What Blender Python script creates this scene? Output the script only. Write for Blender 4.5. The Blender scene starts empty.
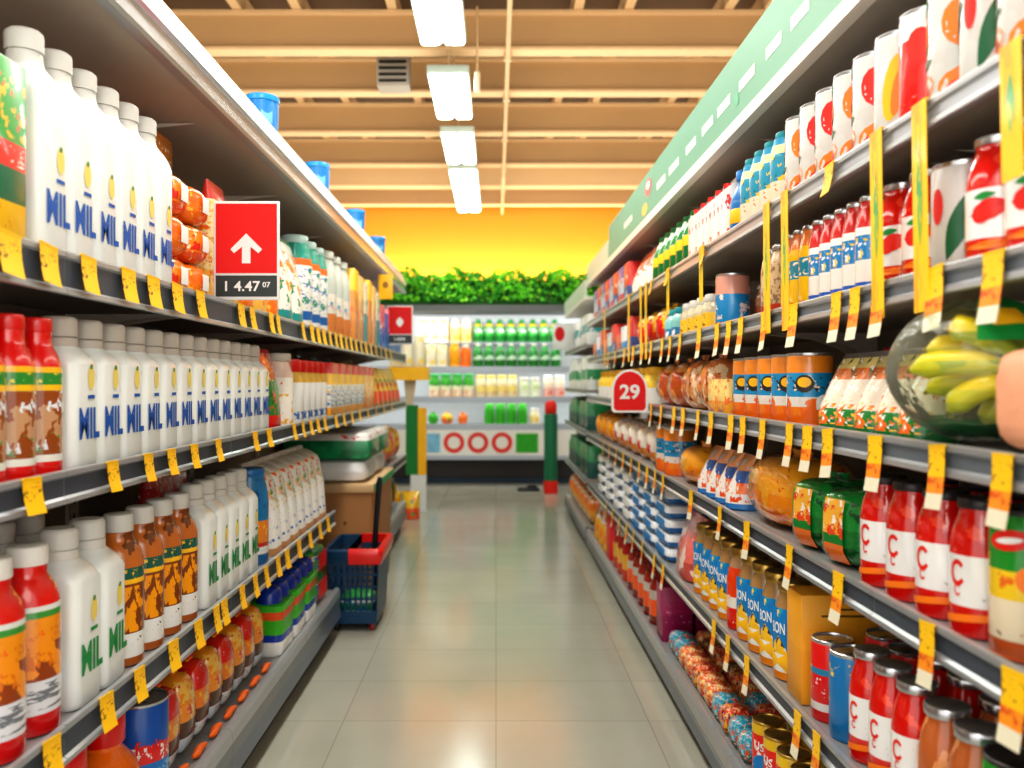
import bpy, bmesh, math, random
from mathutils import Vector, Matrix
R = random.Random(7)
PI = math.pi
SC = bpy.context.scene
COL = SC.collection
F = 853.0            # focal length in pixels of the 1024 px wide frame
CX, CY, CH = 496.0, 382.0, 1.40   # vanishing point of the aisle, eye height


def Yu(u, X):
    """how far down the aisle a thing on the plane |x| = X stands when it shows at column u"""
    return F * abs(X) / max(abs(u - CX), 1e-6)


# ------------------------------------------------------------------ materials
def lin(c):
    out = []
    for v in c[:3]:
        v = v / 255.0
        out.append(v / 12.92 if v <= 0.04045 else ((v + 0.055) / 1.055) ** 2.4)
    return (*out, 1.0)


MATS = {}


def N(nt, t, **kw):
    n = nt.nodes.new(t)
    for k, v in kw.items():
        setattr(n, k, v)
    return n


def base(name, rough, metal=0.0, coat=0.0):
    m = bpy.data.materials.new(name)
    m.use_nodes = True
    nt = m.node_tree
    b = nt.nodes['Principled BSDF']
    b.inputs['Roughness'].default_value = rough
    b.inputs['Metallic'].default_value = metal
    b.inputs['Coat Weight'].default_value = coat
    b.inputs['Coat Roughness'].default_value = 0.08
    return m, nt, b


def mat(name, col, rough=0.45, metal=0.0, var=0.06, scale=18.0, coat=0.0, bump=0.0, bscale=30.0, emit=0.0, trans=0.0, alpha=1.0):
    if name in MATS:
        return MATS[name]
    m, nt, b = base(name, rough, metal, coat)
    tc = N(nt, 'ShaderNodeTexCoord')
    no = N(nt, 'ShaderNodeTexNoise')
    no.inputs['Scale'].default_value = scale
    nt.links.new(tc.outputs['Object'], no.inputs['Vector'])
    mx = N(nt, 'ShaderNodeMix', data_type='RGBA')
    L = lin(col)
    mx.inputs[6].default_value = tuple(max(0, x * (1 - var)) for x in L[:3]) + (1,)
    mx.inputs[7].default_value = tuple(min(1, x * (1 + var)) for x in L[:3]) + (1,)
    nt.links.new(no.outputs['Fac'], mx.inputs[0])
    nt.links.new(mx.outputs[2], b.inputs['Base Color'])
    if bump:
        n2 = N(nt, 'ShaderNodeTexNoise')
        n2.inputs['Scale'].default_value = bscale
        n2.inputs['Detail'].default_value = 3
        nt.links.new(tc.outputs['Object'], n2.inputs['Vector'])
        bp = N(nt, 'ShaderNodeBump')
        bp.inputs['Strength'].default_value = bump
        bp.inputs['Distance'].default_value = 0.02
        nt.links.new(n2.outputs['Fac'], bp.inputs['Height'])
        nt.links.new(bp.outputs['Normal'], b.inputs['Normal'])
    if emit:
        b.inputs['Emission Color'].default_value = L
        b.inputs['Emission Strength'].default_value = emit
    if trans:
        b.inputs['Transmission Weight'].default_value = trans
    if alpha < 1:
        b.inputs['Alpha'].default_value = alpha
    MATS[name] = m
    return m


def art(name, bands, blobs=(), rough=0.35, coat=0.3, bump=0.0, bscale=35.0, metal=0.0):
    """printed packaging: colour bands up the height plus patches of illustration between two heights"""
    if name in MATS:
        return MATS[name]
    m, nt, b = base(name, rough, metal, coat)
    tc = N(nt, 'ShaderNodeTexCoord')
    sp = N(nt, 'ShaderNodeSeparateXYZ')
    nt.links.new(tc.outputs['Generated'], sp.inputs[0])
    cr = N(nt, 'ShaderNodeValToRGB')
    cr.color_ramp.interpolation = 'CONSTANT'
    els = cr.color_ramp.elements
    els[0].position, els[0].color = bands[0][0], lin(bands[0][1])
    els[1].position, els[1].color = (bands[1][0], lin(bands[1][1])) if len(bands) > 1 else (1.0, lin(bands[0][1]))
    for z, c in bands[2:]:
        e = els.new(z)
        e.color = lin(c)
    nt.links.new(sp.outputs['Z'], cr.inputs[0])
    cur = cr.outputs[0]
    for k, bl in enumerate(blobs):
        col, sc, th, z0, z1 = bl[:5]
        kind = bl[5] if len(bl) > 5 else 'noise'
        mp = N(nt, 'ShaderNodeMapping')
        mp.inputs['Scale'].default_value = sc if isinstance(sc, tuple) else (sc, sc, sc)
        mp.inputs['Location'].default_value = (k * 3.7 + 1.3, k * 1.9, k * 5.1)
        nt.links.new(tc.outputs['Object'], mp.inputs['Vector'])
        if kind == 'voro':
            no = N(nt, 'ShaderNodeTexVoronoi')
            out = no.outputs['Distance']
            op = 'LESS_THAN'
        else:
            no = N(nt, 'ShaderNodeTexNoise')
            no.inputs['Detail'].default_value = 3.5
            no.inputs['Roughness'].default_value = 0.62
            out = no.outputs['Fac']
            op = 'GREATER_THAN'
        no.inputs['Scale'].default_value = 1.0
        nt.links.new(mp.outputs[0], no.inputs['Vector'])
        g = N(nt, 'ShaderNodeMath', operation=op)
        g.inputs[1].default_value = th
        nt.links.new(out, g.inputs[0])
        a = N(nt, 'ShaderNodeMath', operation='GREATER_THAN')
        a.inputs[1].default_value = z0
        nt.links.new(sp.outputs['Z'], a.inputs[0])
        c2 = N(nt, 'ShaderNodeMath', operation='LESS_THAN')
        c2.inputs[1].default_value = z1
        nt.links.new(sp.outputs['Z'], c2.inputs[0])
        m1 = N(nt, 'ShaderNodeMath', operation='MULTIPLY')
        m2 = N(nt, 'ShaderNodeMath', operation='MULTIPLY')
        nt.links.new(a.outputs[0], m1.inputs[0]); nt.links.new(c2.outputs[0], m1.inputs[1])
        nt.links.new(m1.outputs[0], m2.inputs[0]); nt.links.new(g.outputs[0], m2.inputs[1])
        mx = N(nt, 'ShaderNodeMix', data_type='RGBA')
        nt.links.new(m2.outputs[0], mx.inputs[0])
        nt.links.new(cur, mx.inputs[6])
        mx.inputs[7].default_value = lin(col)
        cur = mx.outputs[2]
    nt.links.new(cur, b.inputs['Base Color'])
    if bump:
        n2 = N(nt, 'ShaderNodeTexNoise')
        n2.inputs['Scale'].default_value = bscale
        n2.inputs['Detail'].default_value = 3
        nt.links.new(tc.outputs['Object'], n2.inputs['Vector'])
        bp = N(nt, 'ShaderNodeBump')
        bp.inputs['Strength'].default_value = bump
        bp.inputs['Distance'].default_value = 0.02
        nt.links.new(n2.outputs['Fac'], bp.inputs['Height'])
        nt.links.new(bp.outputs['Normal'], b.inputs['Normal'])
    MATS[name] = m
    return m


WHITE = (240, 240, 236); RED = (222, 22, 18); ORANGE = (244, 120, 18); YEL = (250, 200, 20); GREEN = (22, 140, 60)
DKGREEN = (8, 96, 52); BLUE = (24, 120, 190); TEAL = (20, 150, 175); SKY = (40, 165, 220); CREAM = (244, 232, 204)
BROWN = (140, 70, 24); NAVY = (22, 60, 140); PINK = (236, 110, 110); MAG = (170, 20, 90)

m_jug = mat('milk_plastic', (230, 234, 231), 0.32, var=0.02, coat=0.2)
m_greycap = mat('grey_cap', (186, 178, 168), 0.5)
m_palecap = mat('pale_cap', (216, 214, 208), 0.45)
m_whitecap = mat('white_cap', (238, 236, 230), 0.45)
m_inkblue = mat('ink_blue', (6, 86, 176), 0.5)
m_inkgreen = mat('ink_green', (12, 140, 66), 0.5)
m_emb = mat('emblem_yellow', (236, 214, 110), 0.5)
m_emb2 = mat('emblem_green', (96, 140, 60), 0.5)
m_red = mat('red_plastic', RED, 0.3, coat=0.3)
m_dkred = mat('dark_red_plastic', (150, 12, 16), 0.35)
m_blue = mat('blue_plastic', (16, 128, 206), 0.28, coat=0.3)
m_orange = mat('orange_plastic', (246, 120, 14), 0.28, coat=0.4)
m_silver = mat('silver_tin', (200, 202, 206), 0.25, metal=0.9)
m_gold = mat('gold_tin', (196, 160, 84), 0.28, metal=0.85)
m_dark = mat('dark_lid', (58, 54, 54), 0.35, metal=0.3)
m_white = mat('white_print', (242, 242, 238), 0.4)
m_green = mat('green_print', GREEN, 0.4)
m_dkgreen = mat('dark_green_print', DKGREEN, 0.4)
m_orangep = mat('orange_print', (248, 128, 26), 0.4)
m_redp = mat('red_print', (226, 36, 24), 0.4)
m_yelp = mat('yellow_print', (250, 190, 30), 0.4)
m_bluep = mat('blue_print', (20, 130, 200), 0.4)
m_tealp = mat('teal_print', (26, 150, 160), 0.4)
m_blackp = mat('black_print', (40, 36, 30), 0.5)
# shop fittings
m_rail = mat('rail_grey', (74, 82, 94), 0.42, metal=0.2)
m_railsilver = mat('rail_silver', (176, 182, 190), 0.3, metal=0.4)
m_railmid = mat('rail_mid', (112, 122, 132), 0.36, metal=0.3)
m_lip = mat('rail_lip', (176, 180, 184), 0.3, metal=0.55)
m_board = mat('shelf_board', (150, 150, 150), 0.4, metal=0.25)
m_under = mat('shelf_underside', (150, 140, 128), 0.55)
m_back = mat('back_panel', (140, 128, 116), 0.6)
m_post = mat('upright_grey', (200, 190, 178), 0.5)
m_slot = mat('slot_dark', (20, 18, 16), 0.7)
m_chrome = mat('chrome_trim', (206, 212, 220), 0.22, metal=0.7)
m_beige = mat('canopy_beige', (186, 182, 168), 0.4)
m_dkunder = mat('canopy_underside', (190, 178, 164), 0.5)
m_whitelip = mat('white_lip', (232, 228, 216), 0.35)
m_sage = mat('sage_green', (106, 164, 134), 0.5, var=0.04, scale=3)
m_sage2 = mat('sage_leaf', (70, 176, 130), 0.4)
m_kick = mat('kick_plate', (48, 50, 54), 0.5)
m_deck = mat('deck_grey', (112, 122, 134), 0.3, metal=0.4)


# ------------------------------------------------------------------ mesh builder
def rr(d, w, r, n=3):
    """rounded rectangle, d along x and w along y, counter-clockwise from +x"""
    r = min(r, d / 2 - 1e-5, w / 2 - 1e-5)
    pts = []
    for cx, cy, a0 in ((d / 2 - r, w / 2 - r, 0), (-d / 2 + r, w / 2 - r, PI / 2), (-d / 2 + r, -w / 2 + r, PI), (d / 2 - r, -w / 2 + r, 1.5 * PI)):
        for k in range(n + 1):
            a = a0 + k / n * PI / 2
            pts.append((cx + r * math.cos(a), cy + r * math.sin(a)))
    return pts


class MB:
    def __init__(s):
        s.v, s.f, s.m, s.mats = [], [], [], []

    def mi(s, m):
        if m not in s.mats:
            s.mats.append(m)
        return s.mats.index(m)

    def add(s, vs, fs, m):
        o = len(s.v)
        s.v += [tuple(p) for p in vs]
        k = s.mi(m)
        for f in fs:
            s.f.append([i + o for i in f]); s.m.append(k)

    def box(s, x0, x1, y0, y1, z0, z1, m, bev=0.0):
        if bev:
            return s.rbox(x0, x1, y0, y1, z0, z1, m, bev)
        v = [(x, y, z) for z in (z0, z1) for y in (y0, y1) for x in (x0, x1)]
        s.add(v, [(0, 2, 3, 1), (4, 5, 7, 6), (0, 1, 5, 4), (2, 6, 7, 3), (0, 4, 6, 2), (1, 3, 7, 5)], m)

    def rbox(s, x0, x1, y0, y1, z0, z1, m, r, n=2):
        cx, cy, d, w = (x0 + x1) / 2, (y0 + y1) / 2, x1 - x0, y1 - y0
        r = min(r, (z1 - z0) / 2.01)
        rings = []
        for z, sh in ((z0, r), (z0 + 0.3 * r, 0.3 * r), (z0 + r, 0), (z1 - r, 0), (z1 - 0.3 * r, 0.3 * r), (z1, r)):
            rings.append([(cx + x, cy + y, z) for x, y in rr(d - 2 * sh, w - 2 * sh, max(r - sh * 0.5, 1e-4), n)])
        s.loft(rings, m)

    def loft(s, rings, m, caps=True, closed=True):
        """m: one material, or one per band"""
        n = len(rings[0])
        for i in range(len(rings) - 1):
            mm = m[i] if isinstance(m, (list, tuple)) else m
            a, b = rings[i], rings[i + 1]
            fs = [(k, (k + 1) % n, n + (k + 1) % n, n + k) for k in range(n if closed else n - 1)]
            s.add(a + b, fs, mm)
        if caps:
            m0 = m[0] if isinstance(m, (list, tuple)) else m
            m1 = m[-1] if isinstance(m, (list, tuple)) else m
            s.add(rings[0], [tuple(reversed(range(n)))], m0)
            s.add(rings[-1], [tuple(range(n))], m1)

    def lathe(s, prof, m, seg=20, caps=True, sx=1.0, sy=1.0, at=(0, 0, 0)):
        rings = [[(at[0] + r * sx * math.cos(2 * PI * k / seg), at[1] + r * sy * math.sin(2 * PI * k / seg), at[2] + z) for k in range(seg)] for r, z in prof]
        s.loft(rings, m, caps)

    def tube(s, pts, rad, m, seg=8, caps=True):
        pts = [Vector(p) for p in pts]
        rad = rad if isinstance(rad, (list, tuple)) else [rad] * len(pts)
        rings = []
        up = Vector((0, 0, 1))
        prev = None
        for i, p in enumerate(pts):
            t = (pts[min(i + 1, len(pts) - 1)] - pts[max(i - 1, 0)]).normalized()
            if prev is None:
                a = t.cross(up)
                if a.length < 0.1:
                    a = t.cross(Vector((1, 0, 0)))
            else:
                a = prev - t * prev.dot(t)
            a.normalize(); prev = a
            b = t.cross(a)
            rings.append([tuple(p + (a * math.cos(2 * PI * k / seg) + b * math.sin(2 * PI * k / seg)) * rad[i]) for k in range(seg)])
        s.loft(rings, m, caps)

    def prism(s, prof, y0, y1, m):
        """profile of (x, z) points, swept along y; m per profile edge or one"""
        n = len(prof)
        a = [(x, y0, z) for x, z in prof]; b = [(x, y1, z) for x, z in prof]
        for k in range(n):
            mm = m[k] if isinstance(m, (list, tuple)) else m
            j = (k + 1) % n
            s.add([a[k], a[j], b[j], b[k]], [(0, 1, 2, 3)], mm)
        mm = m[0] if isinstance(m, (list, tuple)) else m
        s.add(a, [tuple(reversed(range(n)))], mm); s.add(b, [tuple(range(n))], mm)

    def poly(s, pts2, fn, m, fan=True):
        """flat shape, mapped by fn(s, t) onto a surface"""
        n = len(pts2)
        cs = sum(p[0] for p in pts2) / n; ct = sum(p[1] for p in pts2) / n
        mid = [((p[0] + cs) / 2, (p[1] + ct) / 2) for p in pts2]
        v = [fn(*p) for p in pts2] + [fn(*p) for p in mid] + [fn(cs, ct)]
        fs = []
        for k in range(n):
            j = (k + 1) % n
            fs.append((k, j, n + j, n + k)); fs.append((n + k, n + j, 2 * n))
        s.add(v, fs, m)

    def tris(s, data, fn, m):
        v, f = data
        s.add([fn(*p) for p in v], f, m)

    def build(s, name, smooth=True, ang=38):
        me = bpy.data.meshes.new(name)
        me.from_pydata(s.v, [], s.f)
        for m in s.mats:
            me.materials.append(m)
        me.polygons.foreach_set('material_index', s.m)
        bm = bmesh.new(); bm.from_mesh(me)
        bmesh.ops.remove_doubles(bm, verts=bm.verts, dist=1e-5)
        bmesh.ops.recalc_face_normals(bm, faces=bm.faces)
        bm.to_mesh(me); bm.free()
        if smooth:
            me.polygons.foreach_set('use_smooth', [True] * len(me.polygons))
            try:
                me.set_sharp_from_angle(angle=math.radians(ang))
            except Exception:
                pass
        me.update()
        return me


def ell(cx, cz, a, b, rot=0.0, n=14):
    c, s_ = math.cos(rot), math.sin(rot)
    return [(cx + a * math.cos(t) * c - b * math.sin(t) * s_, cz + a * math.cos(t) * s_ + b * math.sin(t) * c) for t in (2 * PI * k / n for k in range(n))]


def leafp(cx, cz, L, W, rot=0.0, n=7):
    pts = [(L * (k / n - 0.5), W * math.sin(PI * k / n)) for k in range(n + 1)] + [(L * (0.5 - k / n), -W * math.sin(PI * k / n)) for k in range(1, n)]
    c, s_ = math.cos(rot), math.sin(rot)
    return [(cx + x * c - y * s_, cz + x * s_ + y * c) for x, y in pts]


TXT = {}


def text_tris(t, bold=0.02):
    if (t, bold) in TXT:
        return TXT[(t, bold)]
    cu = bpy.data.curves.new('lettering', 'FONT')
    cu.body = t; cu.size = 1.0; cu.offset = bold; cu.align_x = 'CENTER'; cu.resolution_u = 3
    o = bpy.data.objects.new('lettering', cu)
    COL.objects.link(o)
    dg = bpy.context.evaluated_depsgraph_get()
    me = o.evaluated_get(dg).to_mesh()
    vs = [(v.co.x, v.co.y) for v in me.vertices]; fs = [tuple(p.vertices) for p in me.polygons]
    xs = [v[0] for v in vs]; ys = [v[1] for v in vs]
    x0, x1, y0, y1 = min(xs), max(xs), min(ys), max(ys)
    vs = [((v[0] - (x0 + x1) / 2) / (x1 - x0), (v[1] - (y0 + y1) / 2) / (y1 - y0)) for v in vs]   # unit box round the origin
    o.evaluated_get(dg).to_mesh_clear()
    bpy.data.objects.remove(o); bpy.data.curves.remove(cu)
    TXT[(t, bold)] = (vs, fs)
    return TXT[(t, bold)]


def cyl(rad, th0=0.0, off=0.0009):
    return lambda s, z: ((rad + off) * math.cos(th0 + s / rad), (rad + off) * math.sin(th0 + s / rad), z)


def flatx(x):
    return lambda s, z: (x, s, z)


def scaled(fn, cx, cz, w, h):
    return lambda s, t: fn(cx + s * w, cz + t * h)


# ------------------------------------------------------------------ things
class P:
    """one kind of thing: named part meshes (name, mesh, index of the part it sits on or None, label)"""
    def __init__(s, kind, cat, w, d, h, parts):
        s.kind, s.cat, s.w, s.d, s.h, s.parts = kind, cat, w, d, h, parts


SEEN_LABELS = {}


def put(p, loc, label, group=None, rz=0.0, sc=None, cat=None, tilt=None):
    first = getattr(p, 'first', None)
    if first is None:
        if len(p.parts) == 1:
            root = bpy.data.objects.new(p.kind, p.parts[0][1]); kids = []
        else:
            root = bpy.data.objects.new(p.kind, None); root.empty_display_size = 0.05
            kids = []
            for nm, me, par, lb in p.parts:
                o = bpy.data.objects.new(nm, me)
                o.parent = root if par is None else kids[par]
                if lb:
                    o['label'] = lb
                kids.append(o)
        p.first = (root, kids)
    else:
        r0, k0 = first
        root = r0.copy(); kids = []
        for (nm, me, par, lb), k in zip(p.parts, k0):
            if len(p.parts) == 1:
                break
            o = k.copy(); o.parent = root if par is None else kids[par]; kids.append(o)
    COL.objects.link(root)
    for o in kids:
        COL.objects.link(o)
    root.location = loc
    root.rotation_euler = (tilt[0] if tilt else 0, tilt[1] if tilt else 0, rz)
    root.scale = sc or (1, 1, 1)
    root['label'] = label; root['category'] = cat or p.cat
    if group:
        root['group'] = group
    elif 'group' in root:
        del root['group']
    return root


def solo(name, mb, label=None, cat=None, kind=None, group=None, parent=None, loc=(0, 0, 0), smooth=True):
    o = bpy.data.objects.new(name, mb.build(name, smooth) if isinstance(mb, MB) else mb)
    COL.objects.link(o)
    o.location = loc
    if parent: o.parent = parent
    if label: o['label'] = label
    if cat: o['category'] = cat
    if kind: o['kind'] = kind
    if group: o['group'] = group
    return o


def empty(name, loc, label, cat, group=None):
    o = bpy.data.objects.new(name, None); COL.objects.link(o); o.location = loc
    o.empty_display_size = 0.1
    o['label'] = label; o['category'] = cat
    if group: o['group'] = group
    return o


ORD = ('first second third fourth fifth sixth seventh eighth ninth tenth eleventh twelfth thirteenth fourteenth fifteenth sixteenth seventeenth eighteenth nineteenth twentieth '
       'twenty-first twenty-second twenty-third twenty-fourth twenty-fifth twenty-sixth twenty-seventh twenty-eighth twenty-ninth thirtieth thirty-first thirty-second thirty-third '
       'thirty-fourth thirty-fifth thirty-sixth thirty-seventh thirty-eighth thirty-ninth fortieth forty-first forty-second').split()

CACHE = {}


def K(key, fn):
    if key not in CACHE:
        CACHE[key] = fn()
    return CACHE[key]


# ---- prototypes; all of them face +x, stand on z = 0, w along y, d along x
def jug(w, d, h, ink, capm, neckm, kind='milk_jug', collar=True, lift=0.0, sh=0.79):
    mb = MB()
    zs = h - 0.045
    prof = [(0.0, 0.90), (0.004, 0.96), (0.014, 1.0), (sh, 1.0), (sh + (0.93 - sh) * .22, 0.985), (sh + (0.93 - sh) * .45, 0.94), (sh + (0.93 - sh) * .65, 0.86), (sh + (0.93 - sh) * .85, 0.73), (0.93, 0.63), (0.955, 0.60), (1.0, 0.6)]
    rings = []
    for t, s in prof:
        z = t * zs if t > 0.02 else t * 1.0
        k = max(0, (t - sh) / (1 - sh))
        dd = d * s * (1 - k) + w * s * k
        r = 0.024 * (1 - k) + (w * s / 2) * k
        rings.append([(x, y, z) for x, y in rr(dd, w * s, r, 4)])
    mb.loft(rings, [m_jug] * 8 + [neckm] * 2)
    fx = flatx(d / 2 + 0.0012)
    mb.tris(text_tris('MIL', 0.03), scaled(fx, 0.004, 0.105 + lift, w * 0.80, 0.068), ink)
    mb.poly(ell(0.012, 0.204 + lift, 0.015, 0.027), fx, m_emb)
    mb.poly(leafp(0.012, 0.228 + lift, 0.016, 0.006, 0.4), flatx(d / 2 + 0.0016), m_emb2)
    mb.poly([(-0.004, 0.158 + lift), (0.028, 0.158 + lift), (0.028, 0.166 + lift), (-0.004, 0.166 + lift)], fx, ink)
    cp = MB()
    rc = w * 0.325
    n = 28
    ribs = lambda r, z: [(r * (1 + (0.02 if k % 2 else 0)) * math.cos(2 * PI * k / n), r * (1 + (0.02 if k % 2 else 0)) * math.sin(2 * PI * k / n), z) for k in range(n)]
    cp.loft([ribs(rc, zs + 0.001), ribs(rc, zs + 0.034), ribs(rc * 0.96, zs + 0.040), ribs(rc * 0.82, zs + 0.0445)], capm)
    parts = [('jug_body', mb.build('jug_body'), None, None), ('cap', cp.build('cap'), None, None)]
    if collar:
        cb = MB()
        cb.lathe([(rc * 0.9, zs - 0.022), (rc * 1.02, zs - 0.020), (rc * 1.02, zs - 0.003), (rc * 0.9, zs - 0.001)], capm, 24)
        parts.append(('neck_ring', cb.build('neck_ring'), None, None))
    return P(kind, 'milk jug', w, d, h, parts)


def bottle(kind, cat, w, h, bodym, capm, prof=None, caph=0.03, capr=0.5, decals=None, seg=22, label=None, d=None):
    """round bottle or jar. prof: (radius share, height share) of the body below the cap"""
    r = w / 2
    hb = h - caph
    prof = prof or [(0.86, 0), (0.97, 0.012), (1.0, 0.04), (1.0, 0.58), (0.96, 0.66), (0.84, 0.76), (0.66, 0.87), (0.52, 0.95), (0.5, 1.0)]
    mb = MB()
    mb.lathe([(a * r, b * hb) for a, b in prof], bodym, seg)
    if decals:
        decals(mb, r, hb)
    cp = MB()
    rc = capr * r
    cp.lathe([(rc * 0.97, hb + 0.0005), (rc, hb + 0.003), (rc, hb + caph * 0.8), (rc * 0.95, hb + caph * 0.95), (rc * 0.86, hb + caph)], capm, seg)
    parts = [('bottle_body' if 'bottle' in kind else 'jar_body' if 'jar' in kind else 'container_body', mb.build('bottle_body'), None, None), ('cap', cp.build('cap'), None, None)]
    if label:
        lb = MB()
        z0, z1, lm = label
        lb.lathe([(r * 1.0 + 0.0006, z0 * hb), (r + 0.0012, z0 * hb + 0.001), (r + 0.0012, z1 * hb - 0.001), (r + 0.0006, z1 * hb)], lm, seg, caps=False)
        parts.append(('paper_label', lb.build('paper_label'), None, None))
    return P(kind, cat, w, w, h, parts)


def can(w, h, bodym, lidm, decals=None, kind='food_can', cat='can', seg=24):
    r = w / 2
    mb = MB()
    mb.lathe([(r * 0.93, 0.0), (r * 0.985, 0.004), (r * 0.97, 0.009), (r, 0.012), (r, h * 0.5), (r, h - 0.014), (r * 0.97, h - 0.009)], bodym, seg)
    if decals:
        decals(mb, r, h)
    ld = MB()
    ld.lathe([(r * 0.97, h - 0.009), (r * 0.985, h - 0.006), (r * 0.985, h - 0.0015), (r * 0.95, h), (r * 0.90, h - 0.001), (r * 0.88, h - 0.005), (r * 0.3, h - 0.005), (r * 0.28, h - 0.004)], lidm, seg)
    ld.poly(ell(0.3 * r, 0, 0.26 * r, 0.14 * r), lambda a, b: (a, b, h - 0.0025), lidm)
    return P(kind, cat, w, w, h, [('can_body', mb.build('can_body'), None, None), ('can_lid', ld.build('can_lid'), None, None)])


def pouch(kind, cat, w, d, h, m, topm=None, decals=None, lean=0.0):
    """stand-up pouch: oval base, flat crimped top"""
    mb = MB()
    rings = []
    for t in (0, 0.03, 0.12, 0.3, 0.5, 0.7, 0.84, 0.93, 0.935, 1.0):
        k = t
        dd = d * (0.9 if t == 0 else 1.0) * (1 - 0.94 * max(0, (k - 0.25) / 0.75) ** 1.5)
        ww = w * (0.94 if t == 0 else 1.0) * (1 - 0.05 * math.sin(PI * k))
        rings.append([(x - lean * k * k + 0.002 * math.sin(9 * k + 40 * y), y, k * h) for x, y in rr(max(dd, 0.004), ww, max(dd, 0.004) * 0.46, 4)])
    mb.loft(rings, [m] * 7 + [topm or m] * 2)
    if decals:
        decals(mb, w, d, h)
    return P(kind, cat, w, d, h, [(kind, mb.build(kind), None, None)])


def boxpouch(kind, cat, w, d, h, m, topm):
    mb = MB()
    rings = []
    for t, dd in ((0, .94), (.015, 1), (.5, .95), (.80, .86), (.86, .78), (.9, .60), (.94, .36), (.95, .1), (1.0, .08)):
        rings.append([(x - 0.03 * t * t, y, t * h) for x, y in rr(d * dd, w * (0.985 - .03 * t), min(.03, d * dd * .45), 4)])
    mb.loft(rings, [m] * 4 + [topm] * 4)
    return P(kind, cat, w, d, h, [(kind, mb.build(kind), None, None)])


def pillow(kind, cat, w, d, h, m, label=None, pw=2.6, wr=0.05, seed=1, fin=True, topm=None):
    """soft bag of film: swollen block with crinkles and a crimped fin at each end"""
    q = random.Random(seed)
    ph = [q.uniform(0, 6) for _ in range(6)]
    mb = MB()
    nu, nv = 20, 11
    rings = []
    for j in range(nv + 1):
        b = -PI / 2 + PI * j / nv
        ring = []
        cb, sb = math.copysign(abs(math.cos(b)) ** (2 / pw), math.cos(b)), math.copysign(abs(math.sin(b)) ** (2 / pw), math.sin(b))
        cb = max(cb, 0.12)
        for i in range(nu):
            a = 2 * PI * i / nu
            ca, sa = math.copysign(abs(math.cos(a)) ** (2 / pw), math.cos(a)), math.copysign(abs(math.sin(a)) ** (2 / pw), math.sin(a))
            k = 1 - wr + wr * (0.5 * math.sin(5 * a + ph[0] + 2 * b) + 0.3 * math.sin(9 * a + ph[1] - 3 * b) + 0.2 * math.sin(13 * b + ph[2]))
            ring.append((d / 2 * ca * cb * k, w / 2 * sa * cb * k, h / 2 + h / 2 * sb * (1 - wr * 0.3)))
        rings.append(ring)
    zmin = min(p[2] for r_ in rings for p in r_)
    rings = [[(x, y, z - zmin) for x, y, z in r_] for r_ in rings]
    mb.loft(rings, m)
    parts = [('bag_film', mb.build('bag_film'), None, None)]
    if fin:
        fb = MB()
        zt = h * 0.975
        n = 9
        vs, fs = [], []
        for k in range(n):
            y = (k / (n - 1) - 0.5) * w * 0.42
            x = 0.004 * (1 if k % 2 else -1)
            vs += [(x * 0.3 + 0.002, y * 0.6, zt - 0.012), (x + 0.002, y, zt + 0.018), (x * 0.3 - 0.002, y * 0.6, zt - 0.012), (x - 0.002, y, zt + 0.018)]
        for k in range(n - 1):
            o = 4 * k
            fs += [(o, o + 4, o + 5, o + 1), (o + 2, o + 3, o + 7, o + 6), (o + 1, o + 5, o + 7, o + 3)]
        fb.add(vs, fs, topm or m)
        parts.append(('crimped_seal', fb.build('crimped_seal'), None, None))
    if label:
        lb = MB()
        lw, lh, lm, zc = label
        pts = [(-lw / 2, -lh / 2), (lw / 2, -lh / 2), (lw / 2, lh / 2), (-lw / 2, lh / 2)]
        g = 5
        def sf(y, z):
            yy = min(abs(y) / (w / 2), 0.98); zz = min(abs(z - h / 2) / (h / 2), 0.98)
            s2 = max(0.02, 1 - zz ** pw) ** (1 / pw)
            return d / 2 * s2 * max(0.02, 1 - (yy / max(s2, 0.05)) ** pw if yy < s2 else 0.02) ** (1 / pw) + 0.003
        vs = [(sf(-lw / 2 + lw * i / g, zc - lh / 2 + lh * j / g), -lw / 2 + lw * i / g, zc - lh / 2 + lh * j / g) for j in range(g + 1) for i in range(g + 1)]
        fs = [(j * (g + 1) + i, j * (g + 1) + i + 1, (j + 1) * (g + 1) + i + 1, (j + 1) * (g + 1) + i) for j in range(g) for i in range(g)]
        lb.add(vs, fs, lm)
        parts.append(('printed_label', lb.build('printed_label'), None, None))
    return P(kind, cat, w, d, h, parts)


def carton(kind, cat, w, d, h, m, topm=None, decals=None, bev=0.003):
    mb = MB()
    mb.rbox(-d / 2, d / 2, -w / 2, w / 2, 0, h, m, bev)
    if topm:
        mb.box(-d * 0.46, d * 0.46, -w * 0.06, w * 0.06, h, h + 0.0015, topm)
    if decals:
        decals(mb, w, d, h)
    parts = [(kind, mb.build(kind), None, None)]
    return P(kind, cat, w, d, h, parts)


def gable(kind, cat, w, d, h, m, capm):
    mb = MB()
    hb = h * 0.78
    R_ = lambda dd, z: [(x, y, z) for x, y in rr(dd, w, 0.004, 2)]
    mb.loft([R_(d, 0), R_(d, hb), R_(0.012, h * 0.94), R_(0.010, h)], m)
    cp = MB()
    cp.lathe([(0.016, 0), (0.016, 0.016), (0.013, 0.018)], capm, 14, at=(d * 0.24, 0, hb + (h * 0.16) * 0.45))
    return P(kind, cat, w, d, h, [('carton_body', mb.build('carton_body'), None, None), ('cap', cp.build('cap'), None, None)])


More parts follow.
